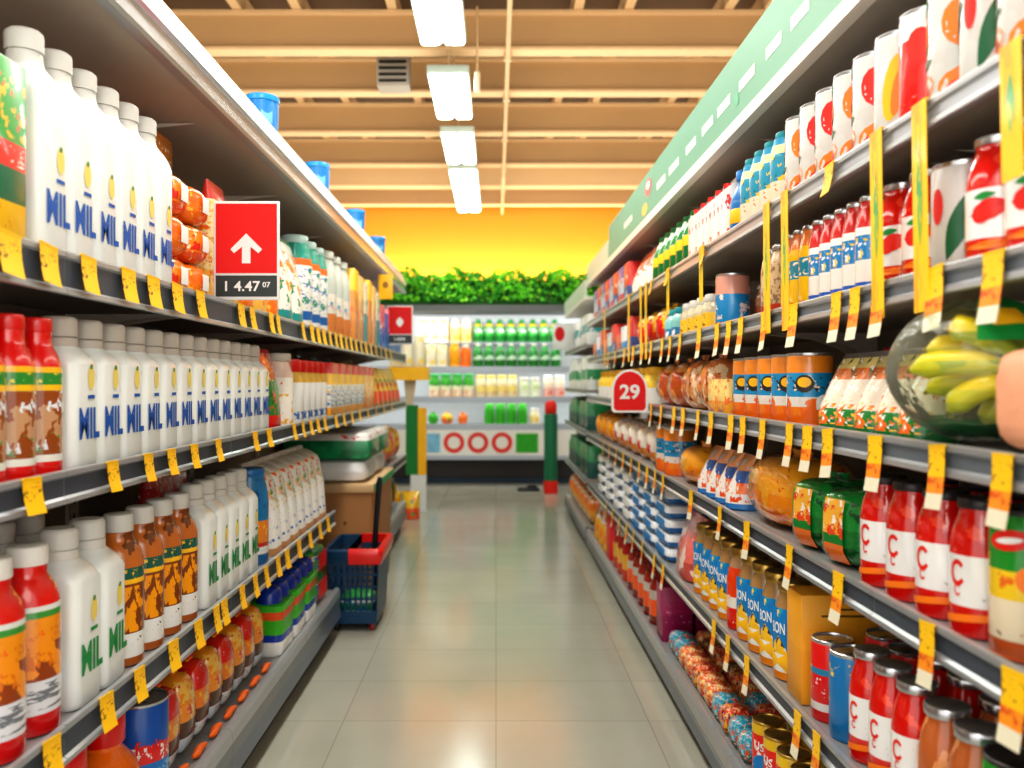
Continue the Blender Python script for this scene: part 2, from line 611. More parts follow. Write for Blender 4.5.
def stackpack(kind, cat, w, d, h, m, strap):
    """flat folded pack with rounded sides and a paper band"""
    mb = MB()
    mb.rbox(-d / 2, d / 2, -w / 2, w / 2, 0, h, m, h * 0.42, 3)
    lb = MB()
    lb.box(d / 2 - 0.001, d / 2 + 0.0015, -w * 0.3, w * 0.3, h * 0.2, h * 0.8, strap)
    return P(kind, cat, w, d, h, [('pack_body', mb.build('pack_body'), None, None), ('paper_band', lb.build('paper_band'), None, None)])


# ---- decals
def dec_fruit(cols):
    def f(mb, r, h):
        for k in range(3):
            fn = cyl(r, k * 2 * PI / 3 + 0.3, 0.0008)
            fn2 = cyl(r, k * 2 * PI / 3 + 0.3, 0.0014)
            mb.poly(ell(0, h * 0.66, r * 0.72, h * 0.19, 0.3), fn, cols[0])
            mb.poly(leafp(r * 0.35, h * 0.86, r * 0.9, h * 0.04, 0.5), fn2, m_green)
            mb.poly(ell(r * 0.3, h * 0.56, r * 0.22, h * 0.05, 0.2), fn2, m_white if cols[0] is m_redp else m_yelp)
            mb.poly(ell(r * 0.1, h * 0.22, r * 0.98, h * 0.12, 0.15), fn, cols[1])
            mb.poly(ell(r * 0.1, h * 0.19, r * 0.7, h * 0.06, 0.15), fn2, m_redp)
            mb.poly(leafp(r * 0.5, h * 0.42, r * 0.9, h * 0.035, 0.2), fn2, m_dkgreen)
            
    return f


def dec_leaf(mb, r, h):
    for k in range(3):
        fn = cyl(r, k * 2 * PI / 3 + 0.2, 0.0009)
        mb.poly(leafp(0, h * 0.45, h * 0.66, r * 0.34, 1.25, 9), fn, m_dkgreen)
        mb.poly(leafp(r * 0.42, h * 0.55, h * 0.4, r * 0.24, 0.9, 7), cyl(r, k * 2 * PI / 3 + 0.2, 0.0014), m_dkgreen)
        mb.poly(ell(-r * 0.75, h * 0.62, r * 0.24, h * 0.16), fn, m_redp)
        mb.poly(ell(r * 0.0, h * 0.07, r * 0.7, h * 0.055), cyl(r, k * 2 * PI / 3 + 0.2, 0.0012), m_orangep)


def dec_mango(mb, r, h):
    for k in range(3):
        fn = cyl(r, k * 2 * PI / 3, 0.0009)
        mb.poly(ell(0, h * 0.5, r * 0.42, h * 0.29, -0.15), fn, m_yelp)
        mb.poly(ell(r * 0.12, h * 0.45, r * 0.2, h * 0.2, -0.15), cyl(r, k * 2 * PI / 3, 0.0014), m_orangep)


def dec_pepper(mb, r, h):
    for k in range(3):
        fn = cyl(r, k * 2 * PI / 3, 0.0010); fn2 = cyl(r, k * 2 * PI / 3, 0.0015)
        mb.poly(leafp(0, h * 0.47, r * 1.3, h * 0.085, 0.25), fn, m_redp)
        mb.poly(ell(-r * 0.25, h * 0.44, r * 0.3, h * 0.08), fn2, m_redp)
        mb.poly(leafp(-r * 0.15, h * 0.58, r * 0.7, h * 0.03, 0.1), fn2, m_green)
        mb.poly(leafp(r * 0.1, h * 0.19, r * 1.9, h * 0.035, 0.06), fn, m_orangep)


def dec_swirl(mb, r, h):
    """a red ring-like swirl at the label's edge, an orange wave under it"""
    for k in range(2):
        th = k * PI
        fn = cyl(r, th, 0.0010)
        for q, (cz, a) in enumerate(((0.50, 0.95), (0.365, 0.45))):
            n = 14
            ro, ri = r * 0.30 * a, r * 0.19 * a
            vs, fs = [], []
            for i in range(n + 1):
                t = 0.7 + 5.0 * i / n
                vs += [fn(ro * math.cos(t) - .25 * r, cz * h + ro * 1.5 * math.sin(t)), fn(ri * math.cos(t) - .25 * r, cz * h + ri * 1.5 * math.sin(t))]
            fs = [(2 * i, 2 * i + 1, 2 * i + 3, 2 * i + 2) for i in range(n)]
            mb.add(vs, fs, m_redp)
        pts = [(s * r, h * (0.17 + 0.035 * math.sin(s * 1.2 + 0.4))) for s in [(-1.5 + 3.0 * i / 10) for i in range(11)]]
        pts += [(s, z - h * 0.06) for s, z in reversed(pts)]
        n = 11
        vs = [cyl(r, th, 0.0012)(s, z) for s, z in pts]
        mb.add(vs, [(i, i + 1, 2 * n - 2 - i, 2 * n - 1 - i) for i in range(n - 1)], m_orangep)


def dec_word(t, m, z, hh, ww, bold=0.03, rep=2, th=0.0):
    def f(mb, r, h):
        for k in range(rep):
            mb.tris(text_tris(t, bold), scaled(cyl(r, th + k * 2 * PI / rep, 0.0013), 0, z * h, ww * r, hh * h), m)
    return f


def both(*fs):
    def f(mb, *a):
        for g in fs:
            g(mb, *a)
    return f


# ---- rows of products
def row(side, z, xf, u0, u1, n, make, desc, ref, group, face=0.0, gap=0.04, yr=None, jit=0.03, start=0, dy=0.0, single=False, zs=None):
    """n things side by side along a shelf, from column u0 (near) to u1 (far) with their fronts on |x| = xf"""
    s = -1 if side == 'L' else 1
    y0, y1 = yr or (Yu(u0, xf), Yu(u1, xf))
    pitch = (y1 - y0) / n
    for i in range(n):
        p = make(pitch * (1 - gap), i)
        rz = (0 if s < 0 else PI) + face * (1 if s < 0 else -1) + R.uniform(-jit, jit)
        d_ = desc[i % len(desc)] if isinstance(desc, (list, tuple)) else desc
        k = i + start
        lb = f"{d_}, {ORD[k]} from {ref}" if k else f"{d_}, next to {ref}"
        if single:
            lb = f"{d_}, {ref}"
        put(p, (s * (xf + p.d / 2 + 0.004), y0 + (i + 0.5) * pitch + dy, z + 0.0006), lb, group if n > 1 else None, rz)
    return y0, y1


exec_rows = []
# =================================================================== the building
def floor_mat():
    m, nt, b = base('floor_tile', 0.2)
    tc = N(nt, 'ShaderNodeTexCoord')
    mp = N(nt, 'ShaderNodeMapping'); mp.inputs['Location'].default_value = (0.0, -0.234, 0)
    nt.links.new(tc.outputs['Object'], mp.inputs['Vector'])
    br = N(nt, 'ShaderNodeTexBrick'); br.offset = 0.0; br.squash = 1.0
    br.inputs['Scale'].default_value = 1.0
    br.inputs['Brick Width'].default_value = 0.63; br.inputs['Row Height'].default_value = 0.47
    br.inputs['Mortar Size'].default_value = 0.0022
    br.inputs['Mortar Smooth'].default_value = 0.2
    br.inputs['Color1'].default_value = lin((172, 171, 158)); br.inputs['Color2'].default_value = lin((177, 176, 163))
    br.inputs['Mortar'].default_value = lin((144, 143, 132))
    nt.links.new(mp.outputs[0], br.inputs['Vector'])
    no = N(nt, 'ShaderNodeTexNoise'); no.inputs['Scale'].default_value = 2.2; no.inputs['Detail'].default_value = 4
    nt.links.new(tc.outputs['Object'], no.inputs['Vector'])
    mx = N(nt, 'ShaderNodeMix', data_type='RGBA', blend_type='MULTIPLY'); mx.inputs[0].default_value = 0.18
    nt.links.new(br.outputs['Color'], mx.inputs[6]); nt.links.new(no.outputs['Fac'], mx.inputs[7])
    nt.links.new(mx.outputs[2], b.inputs['Base Color'])
    mr = N(nt, 'ShaderNodeMapRange'); mr.inputs[3].default_value = 0.10; mr.inputs[4].default_value = 0.22
    nt.links.new(no.outputs['Fac'], mr.inputs[0]); nt.links.new(mr.outputs[0], b.inputs['Roughness'])
    return m


m_floor = floor_mat()
m_deckroof = mat('roof_deck', (100, 74, 48), 0.7, scale=3)
m_beam = mat('beam_tan', (206, 170, 124), 0.6, var=0.04, scale=4)
m_flange = mat('beam_flange', (240, 206, 160), 0.55)
m_orangewall = mat('orange_wall', (240, 150, 34), 0.6, var=0.03, scale=2)
m_sidewall = mat('side_wall', (226, 206, 170), 0.7, scale=2)

WB = 12.5
g = MB(); g.box(-6, 6, -1.5, WB, -0.05, 0, m_floor); solo('floor', g, kind='structure', smooth=False)
g = MB(); g.box(-6, 6, -1.5, WB, 4.36, 4.42, m_deckroof)
solo('ceiling', g, kind='structure', smooth=False)
g = MB(); g.box(-6, 6, WB, WB + 0.1, 0, 4.42, m_orangewall); solo('wall_back', g, kind='structure', smooth=False)
for s, nm in ((-1, 'left'), (1, 'right')):
    g = MB(); g.box(s * 6.0 if s > 0 else -6.1, s * 6.1 if s > 0 else -6.0, -1.5, WB, 0, 4.42, m_sidewall)
    solo('wall_' + nm, g, kind='structure', smooth=False)
for y in (5.2, 6.48, 7.42, 8.62, 9.88, 11.0, 12.1):
    g = MB()
    zb, zt = 3.9, 4.2
    g.box(-6, 6, y - 0.012, y + 0.012, zb + 0.02, zt - 0.02, m_beam)
    g.box(-6, 6, y - 0.07, y + 0.07, zb, zb + 0.022, m_flange)
    g.box(-6, 6, y - 0.07, y + 0.07, zt - 0.022, zt, m_flange)
    solo('ceiling_beam', g, kind='structure', smooth=False)
for x in (-3.3, -2.62, -1.95, -1.5, -0.78, 0.62, 1.0, 1.75, 2.05, 2.9, 3.6):
    g = MB(); g.box(x - 0.035, x + 0.035, 3.3, WB, 4.205, 4.355, m_flange)
    solo('ceiling_beam', g, kind='structure', smooth=False)
# conduit and hanging sensor
m_pipe = mat('conduit_paint', (226, 196, 156), 0.5)
g = MB(); g.tube([(0.09, 3.4, 3.86), (0.09, 12.45, 3.86)], 0.018, m_pipe, 8)
for y in (5.2, 6.48, 7.42, 8.62, 9.88, 11.0): g.box(0.06, 0.12, y - 0.02, y + 0.02, 3.84, 3.905, m_pipe)
solo('ceiling_conduit', g, 'thin tan conduit running under the roof beams beside the strip lights', 'pipe')
g = MB()
t = empty('hanging_sensor', (-0.14, 6.35, 3.62), 'small white tube hanging on a rod beside the strip lights', 'sensor')
g.tube([(0, 0, -0.06), (0, 0, 0.085)], 0.022, mat('sensor_white', (244, 232, 206), 0.4), 12); solo('sensor_tube', g, parent=t)
g = MB(); g.tube([(0, 0, 0.08), (0, 0, 0.575)], 0.008, m_pipe, 8); solo('hanging_rod', g, parent=t)
t = empty('ceiling_vent', (-0.83, 6.95, 3.78), 'grey louvred air vent box between roof beams', 'vent')
g = MB(); g.rbox(-0.13, 0.13, -0.1, 0.1, 0, 0.42, mat('vent_grey', (168, 160, 150), 0.5), 0.01)
solo('vent_box', g, parent=t)
g = MB()
for k in range(4): g.box(-0.11, 0.11, -0.112, -0.101, 0.03 + 0.05 * k, 0.05 + 0.05 * k, m_slot)
solo('vent_grille', g, parent=t)

# strip lights
m_tube = mat('light_diffuser', (236, 255, 248), 0.5, emit=14.0)
m_house = mat('light_housing', (196, 214, 206), 0.45)


def light_proto(L):
    h = MB(); h.rbox(-0.155, 0.155, -L / 2, L / 2, 0.022, 0.085, m_house, 0.008)
    parts = [('light_housing', h.build('light_housing'), None, None)]
    for sx in (-1, 1):
        d = MB(); d.rbox(sx * 0.080 - 0.062, sx * 0.080 + 0.062, -L / 2 + 0.02, L / 2 - 0.02, 0.0, 0.03, m_tube, 0.012)
        parts.append(('diffuser', d.build('diffuser'), None, None))
    for sy in (-1, 1):
        r = MB(); r.tube([(0, sy * L * 0.36, 0.08), (0, sy * L * 0.36, 0.705)], 0.009, m_pipe, 8)
        parts.append(('suspension_rod', r.build('suspension_rod'), None, None))
    return P('ceiling_light', 'ceiling light', 0.33, L, 0.7, parts)


lp = light_proto(1.06)
for i, y in enumerate((5.2, 6.8, 8.3, 9.66, 10.78)):
    put(lp, (-0.355, y, 3.65), f"twin strip light hung from the roof beams, {ORD[4 - i]} from the orange wall" if i < 4 else "twin strip light hung from the roof beams, next to the orange wall", 'strip lights over the aisle')


# =================================================================== gondolas
def upright_mb(h):
    g = MB(); g.box(-0.012, 0.0, -0.032, 0.032, 0, h, m_post)
    k = 0.1
    while k < h - 0.1:
        g.box(0.0, 0.0006, -0.004, 0.004, k, k + 0.03, m_slot); k += 0.06
    return g


def gondola(name, label, side, xf, y0, y1, bays, deck_z, deck_lo, depth, ztop, decks, canopy):
    s = -1 if side == 'L' else 1
    t = empty(name, (s * xf, y0, 0), label, 'shelving unit')
    if s > 0:
        t.rotation_euler = (0, 0, PI); t.location = (xf, y1, 0)
    L = y1 - y0
    cv = (lambda y: y - y0) if s < 0 else (lambda y: y1 - y)
    g = MB(); g.box(-depth - 0.03, -depth - 0.012, 0, L, 0.02, ztop - 0.002, m_back); solo('back_panel', g, parent=t, smooth=False)
    for y in bays:
        o = solo('upright', upright_mb(ztop - 0.004), parent=t, loc=(-depth, min(max(cv(y), 0.033), L - 0.033), 0), smooth=False)
    for a, b in decks:
        a, b = sorted((cv(a), cv(b)))
        g = MB()
        g.prism([(-depth + 0.004, deck_z), (-0.035, deck_z), (-0.03, deck_z + 0.014), (-0.014, deck_z + 0.016), (-0.004, deck_z + 0.004), (0, deck_z - 0.03), (-0.004, (deck_z + deck_lo) / 2), (0.004, deck_lo + 0.02), (-0.01, deck_lo), (-depth + 0.004, deck_lo)], a + 0.001, b - 0.001,
                [m_board, m_lip, m_lip, m_lip, m_lip, m_deck, m_deck, m_rail, m_under, m_under])
        solo('base_deck', g, parent=t, smooth=False)
        g = MB(); g.box(-0.075, -0.06, a + 0.001, b - 0.001, 0, deck_lo - 0.001, m_kick); solo('kick_plate', g, parent=t, smooth=False)
    canopy(t, cv, L)
    return t


def canopy_left(t, cv, L):
    a, b = sorted((cv(0.63), cv(8.19)))
    g = MB(); g.box(-0.5, -0.03, a, b, 2.252, 2.27, m_dkunder); g.box(-0.5, -0.062, a, b, 2.272, 2.335, m_beige); solo('canopy_board', g, parent=t, smooth=False)
    g = MB()
    g.prism([(-0.03, 2.246), (-0.004, 2.25), (0.0, 2.262), (-0.012, 2.268), (-0.012, 2.322), (0.0, 2.328), (-0.002, 2.342), (-0.03, 2.342)], a, b,
            [m_lip, m_lip, m_chrome, m_chrome, m_chrome, m_whitelip, m_whitelip, m_lip])
    solo('canopy_trim', g, label='polished chrome front trim', parent=t, smooth=False)
    g = MB(); g.prism([(-0.03, 2.343), (-0.004, 2.343), (-0.036, 2.425), (-0.046, 2.425)], a, b, m_beige); solo('canopy_lip', g, parent=t, smooth=False)
    for y in (1.71, 2.79, 3.87, 4.95, 6.03, 7.11):
        g = MB(); g.prism([(-0.495, 2.245), (-0.12, 2.245), (-0.30, 2.225), (-0.42, 2.18), (-0.46, 2.12), (-0.495, 2.05)], -0.003, 0.003, m_post)
        solo('bracket', g, parent=t, loc=(0, cv(y), 0), smooth=False)


def canopy_right(t, cv, L):
    a, b = 0.0, L
    g = MB(); g.box(-0.45, -0.03, a, b, 2.2, 2.222, m_dkunder); solo('canopy_board', g, parent=t, smooth=False)
    g = MB(); g.box(-0.03, 0.004, a, b, 2.188, 2.226, m_whitelip); solo('canopy_lip', g, parent=t, smooth=False)
    for y in (1.717, 2.797, 3.877, 4.957, 6.037):
        g = MB(); g.prism([(-0.445, 2.195), (-0.10, 2.195), (-0.28, 2.172), (-0.38, 2.14), (-0.42, 2.08), (-0.445, 2.03)], -0.003, 0.003, m_post)
        solo('bracket', g, parent=t, loc=(0, cv(y), 0), smooth=False)
    # green header board with a row of pale blocks of lettering and a leaf mark
    a, b = sorted((cv(0.64), cv(5.75)))
    g = MB(); g.box(-0.022, -0.004, a, b, 2.227, 2.446, m_sage)
    fx = lambda off: (lambda y, z: (-0.004 + off, y, z))
    for y, w in ((1.55, 0.11), (1.78, 0.1), (2.13, 0.13), (2.33, 0.13), (2.58, 0.16), (2.84, 0.16), (3.06, 0.16), (3.32, 0.17), (3.64, 0.2), (3.92, 0.2), (4.9, 0.3)):
        c = cv(y)
        g.poly([(c - w / 2, 2.302), (c + w / 2, 2.302), (c + w / 2, 2.336), (c - w / 2, 2.336)], fx(0.0012), m_whitelip)
    for y, z, k in ((1.92, 2.25, 0.085), (2.7, 2.26, 0.05)):
        for q in range(7):
            a_ = 0.3 + q * 0.26
            g.poly(leafp(cv(y) + k * 0.45 * math.cos(a_), z + 0.01 + k * 0.5 * math.sin(a_), k, k * 0.1, a_), fx(0.0014 + q * 0.0001), m_sage2)
    g.poly(ell(cv(4.25), 2.37, 0.09, 0.045), fx(0.0013), m_redp)
    g.poly(ell(cv(4.25), 2.38, 0.05, 0.02), fx(0.0019), m_whitelip)
    g.poly(ell(cv(4.35), 2.28, 0.08, 0.03), fx(0.0015), m_yelp)
    solo('header_board', g, label='sage green header board with white lettering blocks', parent=t, smooth=False)
    a, b = sorted((cv(5.78), cv(7.117)))
    g = MB(); g.box(-0.022, -0.004, a, b, 2.227, 2.36, mat('sage_pale', (196, 216, 196), 0.4)); solo('header_board', g, label='pale shorter header board', parent=t, smooth=False)


def canopy_far(t, cv, L):
    g = MB(); g.box(-0.45, -0.0, 0, L, 2.1, 2.13, m_whitelip); solo('canopy_board', g, parent=t, smooth=False)
    g = MB(); g.box(-0.02, -0.0, 0, L, 2.131, 2.27, mat('sage_pale', (196, 216, 196), 0.4)); solo('header_board', g, parent=t, smooth=False)


BL = [0.63 + 1.08 * k for k in range(8)]
BR = [0.637 + 1.08 * k for k in range(7)]
B2 = [7.25 + 1.08 * k for k in range(3)]
DL, DR = 0.52, 0.47
XL, XR = 0.86, 0.755
gondola('shelving_unit', 'long grey shelving unit holding the milk jugs, chrome trim along its top', 'L', XL, BL[0], BL[-1], BL, 0.25, 0.085, DL, 2.25,
        [(BL[0], BL[1]), (BL[1], BL[2]), (BL[2], BL[3]), (BL[3], 4.72), (6.6, BL[-1])], canopy_left)
gondola('shelving_unit', 'long grey shelving unit holding tins and bottles under the green header board', 'R', XR, BR[0], BR[-1], BR, 0.16, 0.04, DR, 2.2,
        [(a, b) for a, b in zip(BR, BR[1:])], canopy_right)
gondola('shelving_unit', 'far pale shelving unit between the tin shelves and the green post', 'R', XR, B2[0], B2[-1], B2, 0.16, 0.04, DR, 2.1,
        [(a, b) for a, b in zip(B2, B2[1:])], canopy_far)


def shelf_proto(L, depth, up, dn, rm):
    g = MB(); g.box(-depth + 0.004, -0.013, 0.001, L - 0.001, -0.004, 0, m_board)
    g.box(-depth + 0.004, -0.013, 0.001, L - 0.001, -0.026, -0.0045, m_under)
    r = MB()
    h = up + dn
    r.prism([(-0.0125, up), (-0.001, up), (0.0, up - 0.003), (0.0, up - 0.012), (-0.006, up - 0.016), (-0.006, -dn + 0.016), (0.001, -dn + 0.011), (0.002, -dn + 0.002), (-0.002, -dn), (-0.0125, -dn)], 0.001, L - 0.001,
            [m_lip, m_lip, m_lip, m_lip, rm, m_lip, m_lip, m_lip, m_lip, m_rail])
    parts = [('shelf_board', g.build('shelf_board', False), None, None), ('price_rail', r.build('price_rail', False), None, None)]
    for y in (0.05, L - 0.05):
        b = MB(); b.prism([(-depth + 0.006, -0.027), (-0.14, -0.027), (-0.30, -0.045), (-depth + 0.08, -0.075), (-depth + 0.006, -0.13)], y - 0.0025, y + 0.0025, m_post)
        parts.append(('bracket', b.build('bracket', False), None, None))
    return P('store_shelf', 'shelf', L, depth, 0.1, parts)


LV_L = {1: (1.645, 0.018, 0.069), 2: (1.205, 0.018, 0.050), 3: (0.695, 0.018, 0.062)}
LV_R = {1: (1.88, 0.014, 0.036), 2: (1.585, 0.014, 0.036), 3: (1.28, 0.016, 0.04), 4: (0.965, 0.018, 0.045), 5: (0.562, 0.018, 0.042)}
NM_L = {1: 'the big milk jugs', 2: 'the small blue-lettered jugs', 3: 'the green-lettered jugs'}
NM_R = {1: 'the fruit cans', 2: 'the upper ketchup bottles', 3: 'the banana bag', 4: 'the green film packs', 5: 'the yellow box'}


def shelf_at(side, xf, ya, yb, depth, lv, label, group, rm=None):
    z, up, dn = lv
    rm = rm or m_rail
    p = K(('shelf', round(yb - ya, 3), depth, up, dn, rm.name), lambda: shelf_proto(yb - ya, depth, up, dn, rm))
    if side == 'L':
        put(p, (-xf, ya, z), label, group)
    else:
        put(p, (xf, yb, z), label, group, PI)


for k, lv in LV_L.items():
    segs = list(zip(BL, BL[1:]))
    if k == 3:
        segs = segs[:3] + [(BL[3], 4.58), (6.6, BL[-1])]
    for i, (a, b) in enumerate(segs):
        shelf_at('L', XL, a, b, DL, lv, f"grey shelf bay with price rail in line with {NM_L[k]}, {ORD[i]} bay in", 'milk side shelves')
for k, lv in LV_R.items():
    for i, (a, b) in enumerate(zip(BR, BR[1:])):
        shelf_at('R', XR, a, b, DR, lv, f"grey shelf bay with price rail in line with {NM_R[k]}, {ORD[i]} bay in", 'tin side shelves', {1: m_railsilver, 2: m_railmid, 3: m_railmid}.get(k))
LV_2 = {1: (1.72, 0.014, 0.036), 2: (1.33, 0.014, 0.036), 3: (0.98, 0.014, 0.036), 4: (0.57, 0.014, 0.036)}
for k, lv in LV_2.items():
    for i, (a, b) in enumerate(zip(B2, B2[1:])):
        shelf_at('R', XR, a, b, DR, lv, f"shelf of the far unit by the green post, level {['', 'four', 'three', 'two', 'one'][k]} above its base, {ORD[i]} bay", 'far unit shelves')

# =================================================================== price tags
m_tag = art('tag_yellow', [(0, (252, 196, 8)), (0.5, (252, 196, 8))], [((130, 92, 10), (70, 110, 110), 0.57, 0.36, 0.66), ((226, 150, 10), (30, 40, 90), 0.56, 0.7, 0.86)], 0.5, 0)
m_tag2 = art('tag_tri', [(0, (232, 226, 200)), (0.24, (244, 150, 30)), (0.5, (252, 200, 12))],
             [((150, 90, 10), (80, 80, 140), 0.60, 0.58, 0.88), ((220, 90, 20), (80, 80, 90), 0.56, 0.26, 0.48)], 0.5, 0)
m_strip = art('strip_yellow', [(0, (252, 200, 10)), (0.5, (252, 200, 10))], [((250, 170, 20), (40, 40, 6), 0.56, 0.0, 1.0)], 0.45, 0.2)
m_stripg = art('strip_green', [(0, (130, 180, 60)), (0.5, (90, 170, 90))], [((210, 200, 60), (60, 60, 18), 0.55, 0.0, 1.0)], 0.45)


def tag_proto(w, h, m, curl):
    g = MB()
    n = 6
    rings = []
    vs, fs = [], []
    for i in range(n + 1):
        t = i / n
        x = 0.0015 + curl * t * t
        z = -h * t
        vs += [(x, -w / 2, z), (x, w / 2, z)]
    for i in range(n):
        fs.append((2 * i, 2 * i + 1, 2 * i + 3, 2 * i + 2))
    g.add(vs, fs, m)
    g.add([(x - 0.0008, y, z) for x, y, z in vs], [tuple(reversed(f)) for f in fs], m)
    g.box(-0.001, 0.0022, -w / 2, w / 2, -0.004, 0.0, m)
    return P('price_tag', 'price tag', w, 0.01, h, [('price_tag', g.build('price_tag'), None, None)])


def tags(side, us, X, ztop, w, h, m, ref, curl=0.012):
    s = -1 if side == 'L' else 1
    for i, u in enumerate(us):
        y = Yu(u, X)
        p = K(('tag', w, h, m.name), lambda: tag_proto(w, h, m, curl))
        put(p, (s * (X - 0.003), y, ztop), f"yellow price tag on the rail below {ref}, {ORD[i]} along", f'price tags below {ref}', (0 if s < 0 else PI) + R.uniform(-.05, .05), tilt=(R.uniform(-.06, .06) + s * 0.05, 0))


tags('L', [8, 47, 87, 127, 152, 176, 199, 240, 251, 270, 277, 302, 311, 317, 323, 329, 335, 340, 345, 350, 355, 360, 365, 370, 375, 380, 385, 390], XL, 1.664, 0.068, 0.078, m_tag, NM_L[1])
tags('L', [30, 111, 147, 170, 193, 217, 254, 268, 293, 302, 310, 317, 324, 335, 343, 351, 359, 367, 375, 383, 391], XL, 1.224, 0.06, 0.068, m_tag, NM_L[2])
tags('L', [-20, 50, 105, 138, 172, 197, 215, 223, 241, 254, 265, 277, 286, 298, 309, 319, 327], XL, 0.714, 0.062, 0.076, m_tag, NM_L[3])
tags('R', [831, 704, 668, 652], XR, 1.892, 0.055, 0.07, m_tag, NM_R[1])
tags('R', [996, 936, 880, 857, 838, 795, 765, 742, 730, 718, 700, 681, 671, 663, 652, 643, 634, 625, 616, 609], XR, 1.598, 0.055, 0.11, m_tag2, NM_R[2])
tags('R', [1005, 939, 877, 829, 809, 791, 764, 744, 732, 712, 699, 684, 675, 662, 652], XR, 1.294, 0.056, 0.11, m_tag2, NM_R[3])
tags('R', [1016, 929, 840, 791, 748, 721, 692, 664, 656, 648, 640, 632, 624, 617, 610, 604], XR, 0.982, 0.052, 0.11, m_tag2, NM_R[4])
tags('R', [818, 799, 748, 729, 715, 664, 655, 643, 634, 627, 620, 613, 607], XR, 0.578, 0.05, 0.11, m_tag2, NM_R[5])


def strip_proto(w, h):
    g = MB(); g.box(-0.001, 0.001, -w / 2, w / 2, -h, 0, m_strip); g.box(-0.006, 0.001, -w / 2, w / 2, 0, 0.002, m_strip)
    q = MB(); q.poly(leafp(0, -h * 0.45, h * 0.5, w * 0.22, PI / 2), flatx(0.0016), m_stripg)
    return P('shelf_strip', 'hanging strip', w, 0.01, h, [('strip_card', g.build('strip_card'), None, None), ('printed_motif', q.build('printed_motif'), None, None)])


for i, (u, h) in enumerate(((1008, 0.2), (917, 0.37), (874, 0.37), (783, 0.36), (765, 0.36), (700, 0.2), (667, 0.2), (645, 0.38), (640, 0.38), (628, 0.38), (604, 0.38))):
    y = Yu(u, XR - 0.01)
    p = K(('strip', h), lambda: strip_proto(0.05, h))
    put(p, (XR - 0.007, y, 1.893), f"long yellow hanging strip on the fruit can rail, {ORD[i]} from the near end", 'yellow hanging strips under the fruit cans', PI, tilt=(0.03, 0))
# =================================================================== products, milk side
zL1, zL2, zL3, zLB = 1.645, 1.205, 0.695, 0.25
XF = 0.885

# --- shelf 1
m_cart1 = art('carton_green', [(0, (250, 196, 10)), (0.24, (10, 110, 74)), (0.42, (232, 40, 24)), (0.56, (40, 160, 50))],
              [((250, 190, 40), 26, 0.56, 0.58, 0.9), ((240, 70, 30), 34, 0.6, 0.58, 0.9), ((245, 245, 235), (30, 60, 110), 0.6, 0.44, 0.54), ((230, 140, 20), 30, 0.62, 0.02, 0.22)])
m_orbag = art('bag_orange', [(0, (246, 120, 14)), (0.5, (250, 110, 10))], [((226, 30, 16), 16, 0.58, 0.4, 1.0), ((250, 190, 60), 40, 0.6, 0, 0.8), ((250, 244, 230), 55, 0.66, 0, 1)], 0.25, 0.5, 0.25)
m_orbag2 = art('bag_orange_dark', [(0, (240, 90, 12)), (0.25, (252, 140, 24)), (0.75, (200, 120, 20))], [((226, 30, 16), 14, 0.55, 0.3, 0.7), ((250, 230, 180), 46, 0.6, 0, 0.95), ((60, 50, 40), (70, 70, 50), 0.68, 0, 0.4)], 0.25, 0.5, 0.25)
m_creambag = art('bag_cream', [(0, (240, 190, 80)), (0.3, (244, 226, 170)), (0.85, (224, 50, 24))], [((230, 180, 40), 50, 0.56, 0.2, 0.85), ((240, 110, 30), 30, 0.6, 0, 0.7), ((60, 140, 130), 24, 0.66, 0, 0.3)], 0.3, 0.4, 0.2)
put(carton('juice_carton', 'carton', 0.14, 0.12, 0.345, m_cart1, m_redp), (-(XF + 0.064), 1.545, zL1 + 0.001), 'green and red printed carton with yellow base beside the first big milk jug')
put(carton('tall_carton', 'carton', 0.15, 0.1, 0.43, m_orbag2), (-1.10, 1.47, zL1 + 0.001), 'tall orange carton standing behind the green and red carton')
row('L', zL1, XF, 0, 0, 6, lambda w, i: K('bigjug', lambda: jug(0.112, 0.135, 0.465, m_inkblue, m_palecap, m_palecap, collar=False, sh=0.79)), 'tall white milk jug with blue lettering', 'the green and red carton', 'big milk jugs on the top milk shelf', yr=(1.672, 2.362), jit=0.02)
# orange packs, three high
for c in range(2):
    for k in range(3):
        p = K(('orp', (c + k) % 2), lambda: pillow('snack_pack', 'snack pack', 0.165, 0.17, 0.118, m_orbag if (c + k) % 2 else m_orbag2, (0.055, 0.05, m_white, 0.06), pw=3.4, seed=c + k * 3, fin=False))
        put(p, (-(XF + 0.1), 2.462 + c * 0.178, zL1 + 0.001 + k * 0.1195), f"orange film snack pack {['at the bottom', 'in the middle', 'on top'][k]} of the {['stack touching the last big jug', 'stack behind the arrow sign'][c]}", 'orange snack packs')
put(carton('tall_carton', 'carton', 0.15, 0.12, 0.55, m_orbag2), (-1.135, 2.76, zL1 + 0.001), 'tall orange patterned carton behind the stacked orange snack packs')
row('L', zL1, XF, 0, 0, 4, lambda w, i: K(('crb', i % 2), lambda: pouch('snack_bag', 'snack bag', 0.17, 0.15, 0.43 - 0.05 * (i % 2), [m_creambag, m_orbag][i % 2])), ['cream and red snack bag', 'orange snack bag'], 'the orange snack packs', 'snack bags behind the arrow sign', yr=(2.83, 3.55))
m_bluecap = mat('blue_bottle', (10, 110, 180), 0.3, coat=0.3)
put(bottle('soap_bottle', 'bottle', 0.09, 0.42, m_bluecap, m_bluecap), (-1.14, 2.98, zL1 + 0.001), 'blue bottle showing above the snack bags behind the arrow sign')
